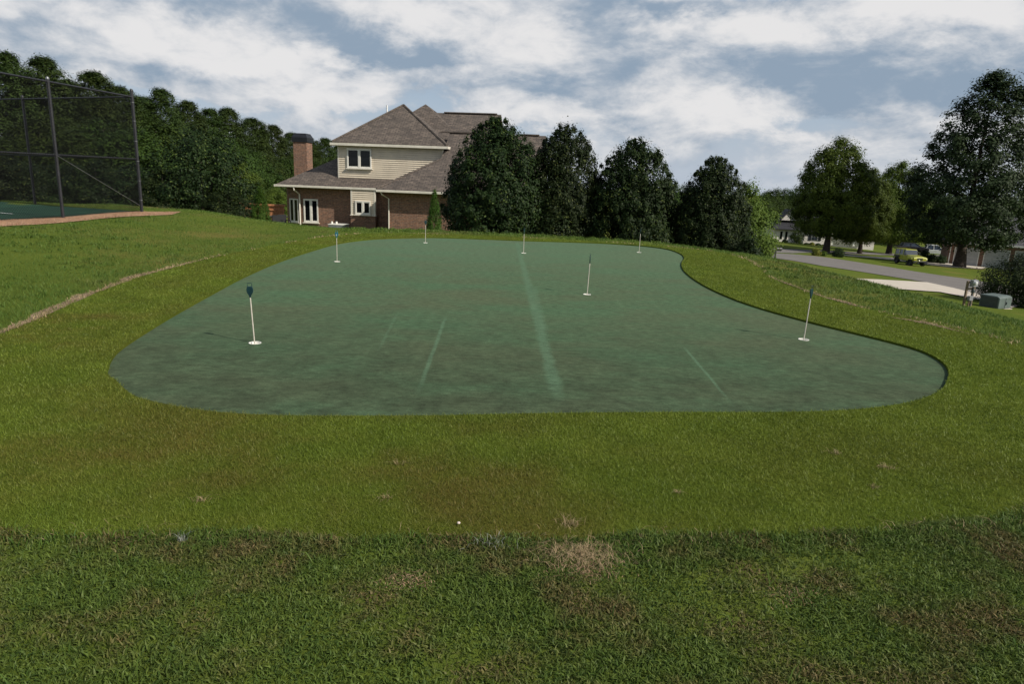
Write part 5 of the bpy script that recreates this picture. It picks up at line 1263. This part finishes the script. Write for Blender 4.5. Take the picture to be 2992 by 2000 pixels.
# ---- utility boxes, mailbox, hedge by the apron
def box_at(px, py, Y): b = at(px, py, Y); return (b[0], Y, zt1(b[0], Y) - .02)
Yt = 33.0
b = ground_hit(2905, 899); Yt = float(b[1]); s = Yt / FOC
t = empty('transformer_box', (b[0], Yt, b[2] - .02), math.radians(28)); tag(t, 'low grey green transformer cabinet beside the meter post', 'utility box')
wb, db, hb = 1.15, .95, 39 * s
MB().box(-wb / 2 - .06, wb / 2 + .06, -db / 2 - .06, db / 2 + .06, -1.2, .03).build('pad', M['concrete'], t)
MB().prism([(-wb / 2, -db / 2, .031), (-wb / 2, -db / 2, hb * .88), (-wb / 2, -db / 2 + .14, hb), (-wb / 2, db / 2, hb), (-wb / 2, db / 2, .031)], (wb, 0, 0)).build('cabinet', M['util_green'], t, False, .03)
MB().box(-wb / 2 - .02, -wb / 2 + .02, -db / 2 + .08, db / 2 - .06, .05, hb * .9).build('side_panel', M['util_dark'], t)
MB().box(-.015, .015, -db / 2 - .012, -db / 2 + .002, .04, hb * .86).build('door_seam', M['util_dark'], t); MB().box(.06, .10, -db / 2 - .04, -db / 2 - .002, hb * .35, hb * .55).build('latch', M['util_dark'], t)
b = ground_hit(2828, 895); s = b[1] / FOC; t = empty('meter_pedestal', (b[0], b[1], b[2] - .03), math.radians(20)); tag(t, 'grey electric meter boxes on two weathered posts', 'utility box')
Hm = 82 * s
for x_ in (-.26, .22): MB().box(x_ - .045, x_ + .045, .0, .09, -1.2, Hm * (.93 if x_ < 0 else 1.0)).build('post', M['wood_grey'], t)
for z_ in (.62, .85): MB().box(-.31, .27, -.021, -.001, Hm * z_, Hm * z_ + .09).build('crosspiece', M['wood_grey'], t)
mb_ = MB().box(-.20, .16, -.20, -.023, Hm * .74, Hm * .98).build('meter_box', M['grey_box'], t, False, .01)
MB().lathe([(.10, 0), (.10, .06), (.08, .11), (.001, .13)], 16).build('meter_dome', M['lamp_glass'], mb_, True); mo = mb_.children[-1]; mo.location = (-.10, -.20, Hm * .88); mo.rotation_euler = (PI / 2, 0, 0)
MB().box(-.20, .05, -.17, -.023, Hm * .24, Hm * .40).build('lower_box', M['grey_box'], t, False, .01)
MB().tube([(.08, -.06, Hm * .74), (.08, -.06, -1.0)], .03, 8).build('conduit', M['galv'], t, True); MB().tube([(-.08, -.06, Hm * .24), (-.08, -.06, -1.0)], .035, 8).build('conduit', M['wood_grey'], t, True)
MB().lathe([(.001, 0), (.07, .02), (.09, .1), (.05, .2), (.001, .22)], 12, (.06, -.08, Hm * .5)).build('junction', M['util_dark'], t, True)
for i, (px, py, Y, wp, hp_, lb) in enumerate([(2975, 885, Yt + 2.2, 210, 150, 'large dark hedge bush behind the transformer cabinet'), (3070, 892, Yt + 1.5, 190, 165, 'dark hedge bush cut by the right picture edge')]):
    shrub('hedge_bush', px, py, Y, wp, hp_, 'hedge', lb, 150, 90, .11, 'hedge', 'hedge at the right edge', seed=140 + i)
b = planehit((2264 - 2100) * 2.63, (757 - 480) * 2.63); Ym = float(b[1]); bb = at(2264, 757, Ym)
t = empty('mailbox', (bb[0], Ym, bb[2] - .03), math.radians(10)); tag(t, 'black mailbox on a post beside the road', 'mailbox'); s = Ym / FOC; Hm = 40 * s
MB().box(-.055, .055, -.055, .055, -.3, Hm).build('post', M['metal_black'], t, False, .01)
MB().lathe([(.09, 0), (.09, .03), (.04, .08), (.001, .12)], 4, (0, 0, Hm)).build('finial', M['metal_black'], t)
pr = [(-.1, 0), (.1, 0), (.1, .12), (.07, .19), (0, .22), (-.07, .19), (-.1, .12)]
MB().prism([(.06, y_, Hm * .68 + z_) for y_, z_ in pr], (.50, 0, 0)).build('letter_box', M['metal_black'], t); MB().box(.056, .54, -.03, .03, Hm * .60, Hm * .68 - .002).build('arm', M['metal_black'], t)
b = planehit((2201 - 2100) * 2.63, (720 - 480) * 2.63); Yb = float(b[1]); bb = at(2201, 722, Yb); s = Yb / FOC
t = empty('utility_pedestal', (bb[0], Yb, bb[2] - .05), .2); tag(t, 'small grey green utility pedestal at the right foot of the evergreens', 'utility box')
MB().box(-7 * s, 7 * s, -.2, .2, -.3, 18 * s).build('cabinet', M['util_green'], t, False, .03); MB().box(-7.5 * s, 7.5 * s, -.23, .23, 18 * s + .001, 19.5 * s).build('lid', M['util_green'], t, False, .02); MB().box(.05, .16, -.215, -.2, 10 * s, 13 * s).build('notice', M['white_paint'], t)
g = planehit((2255 - 2100) * 2.63, (785 - 480) * 2.63)
shrub('spiky_plant', 2256, 786, float(g[1]) * .8, 22, 16, 'hedge', 'small dark spiky plant alone on the lower lawn', 22, 30, .10, 'plant', seed=160)
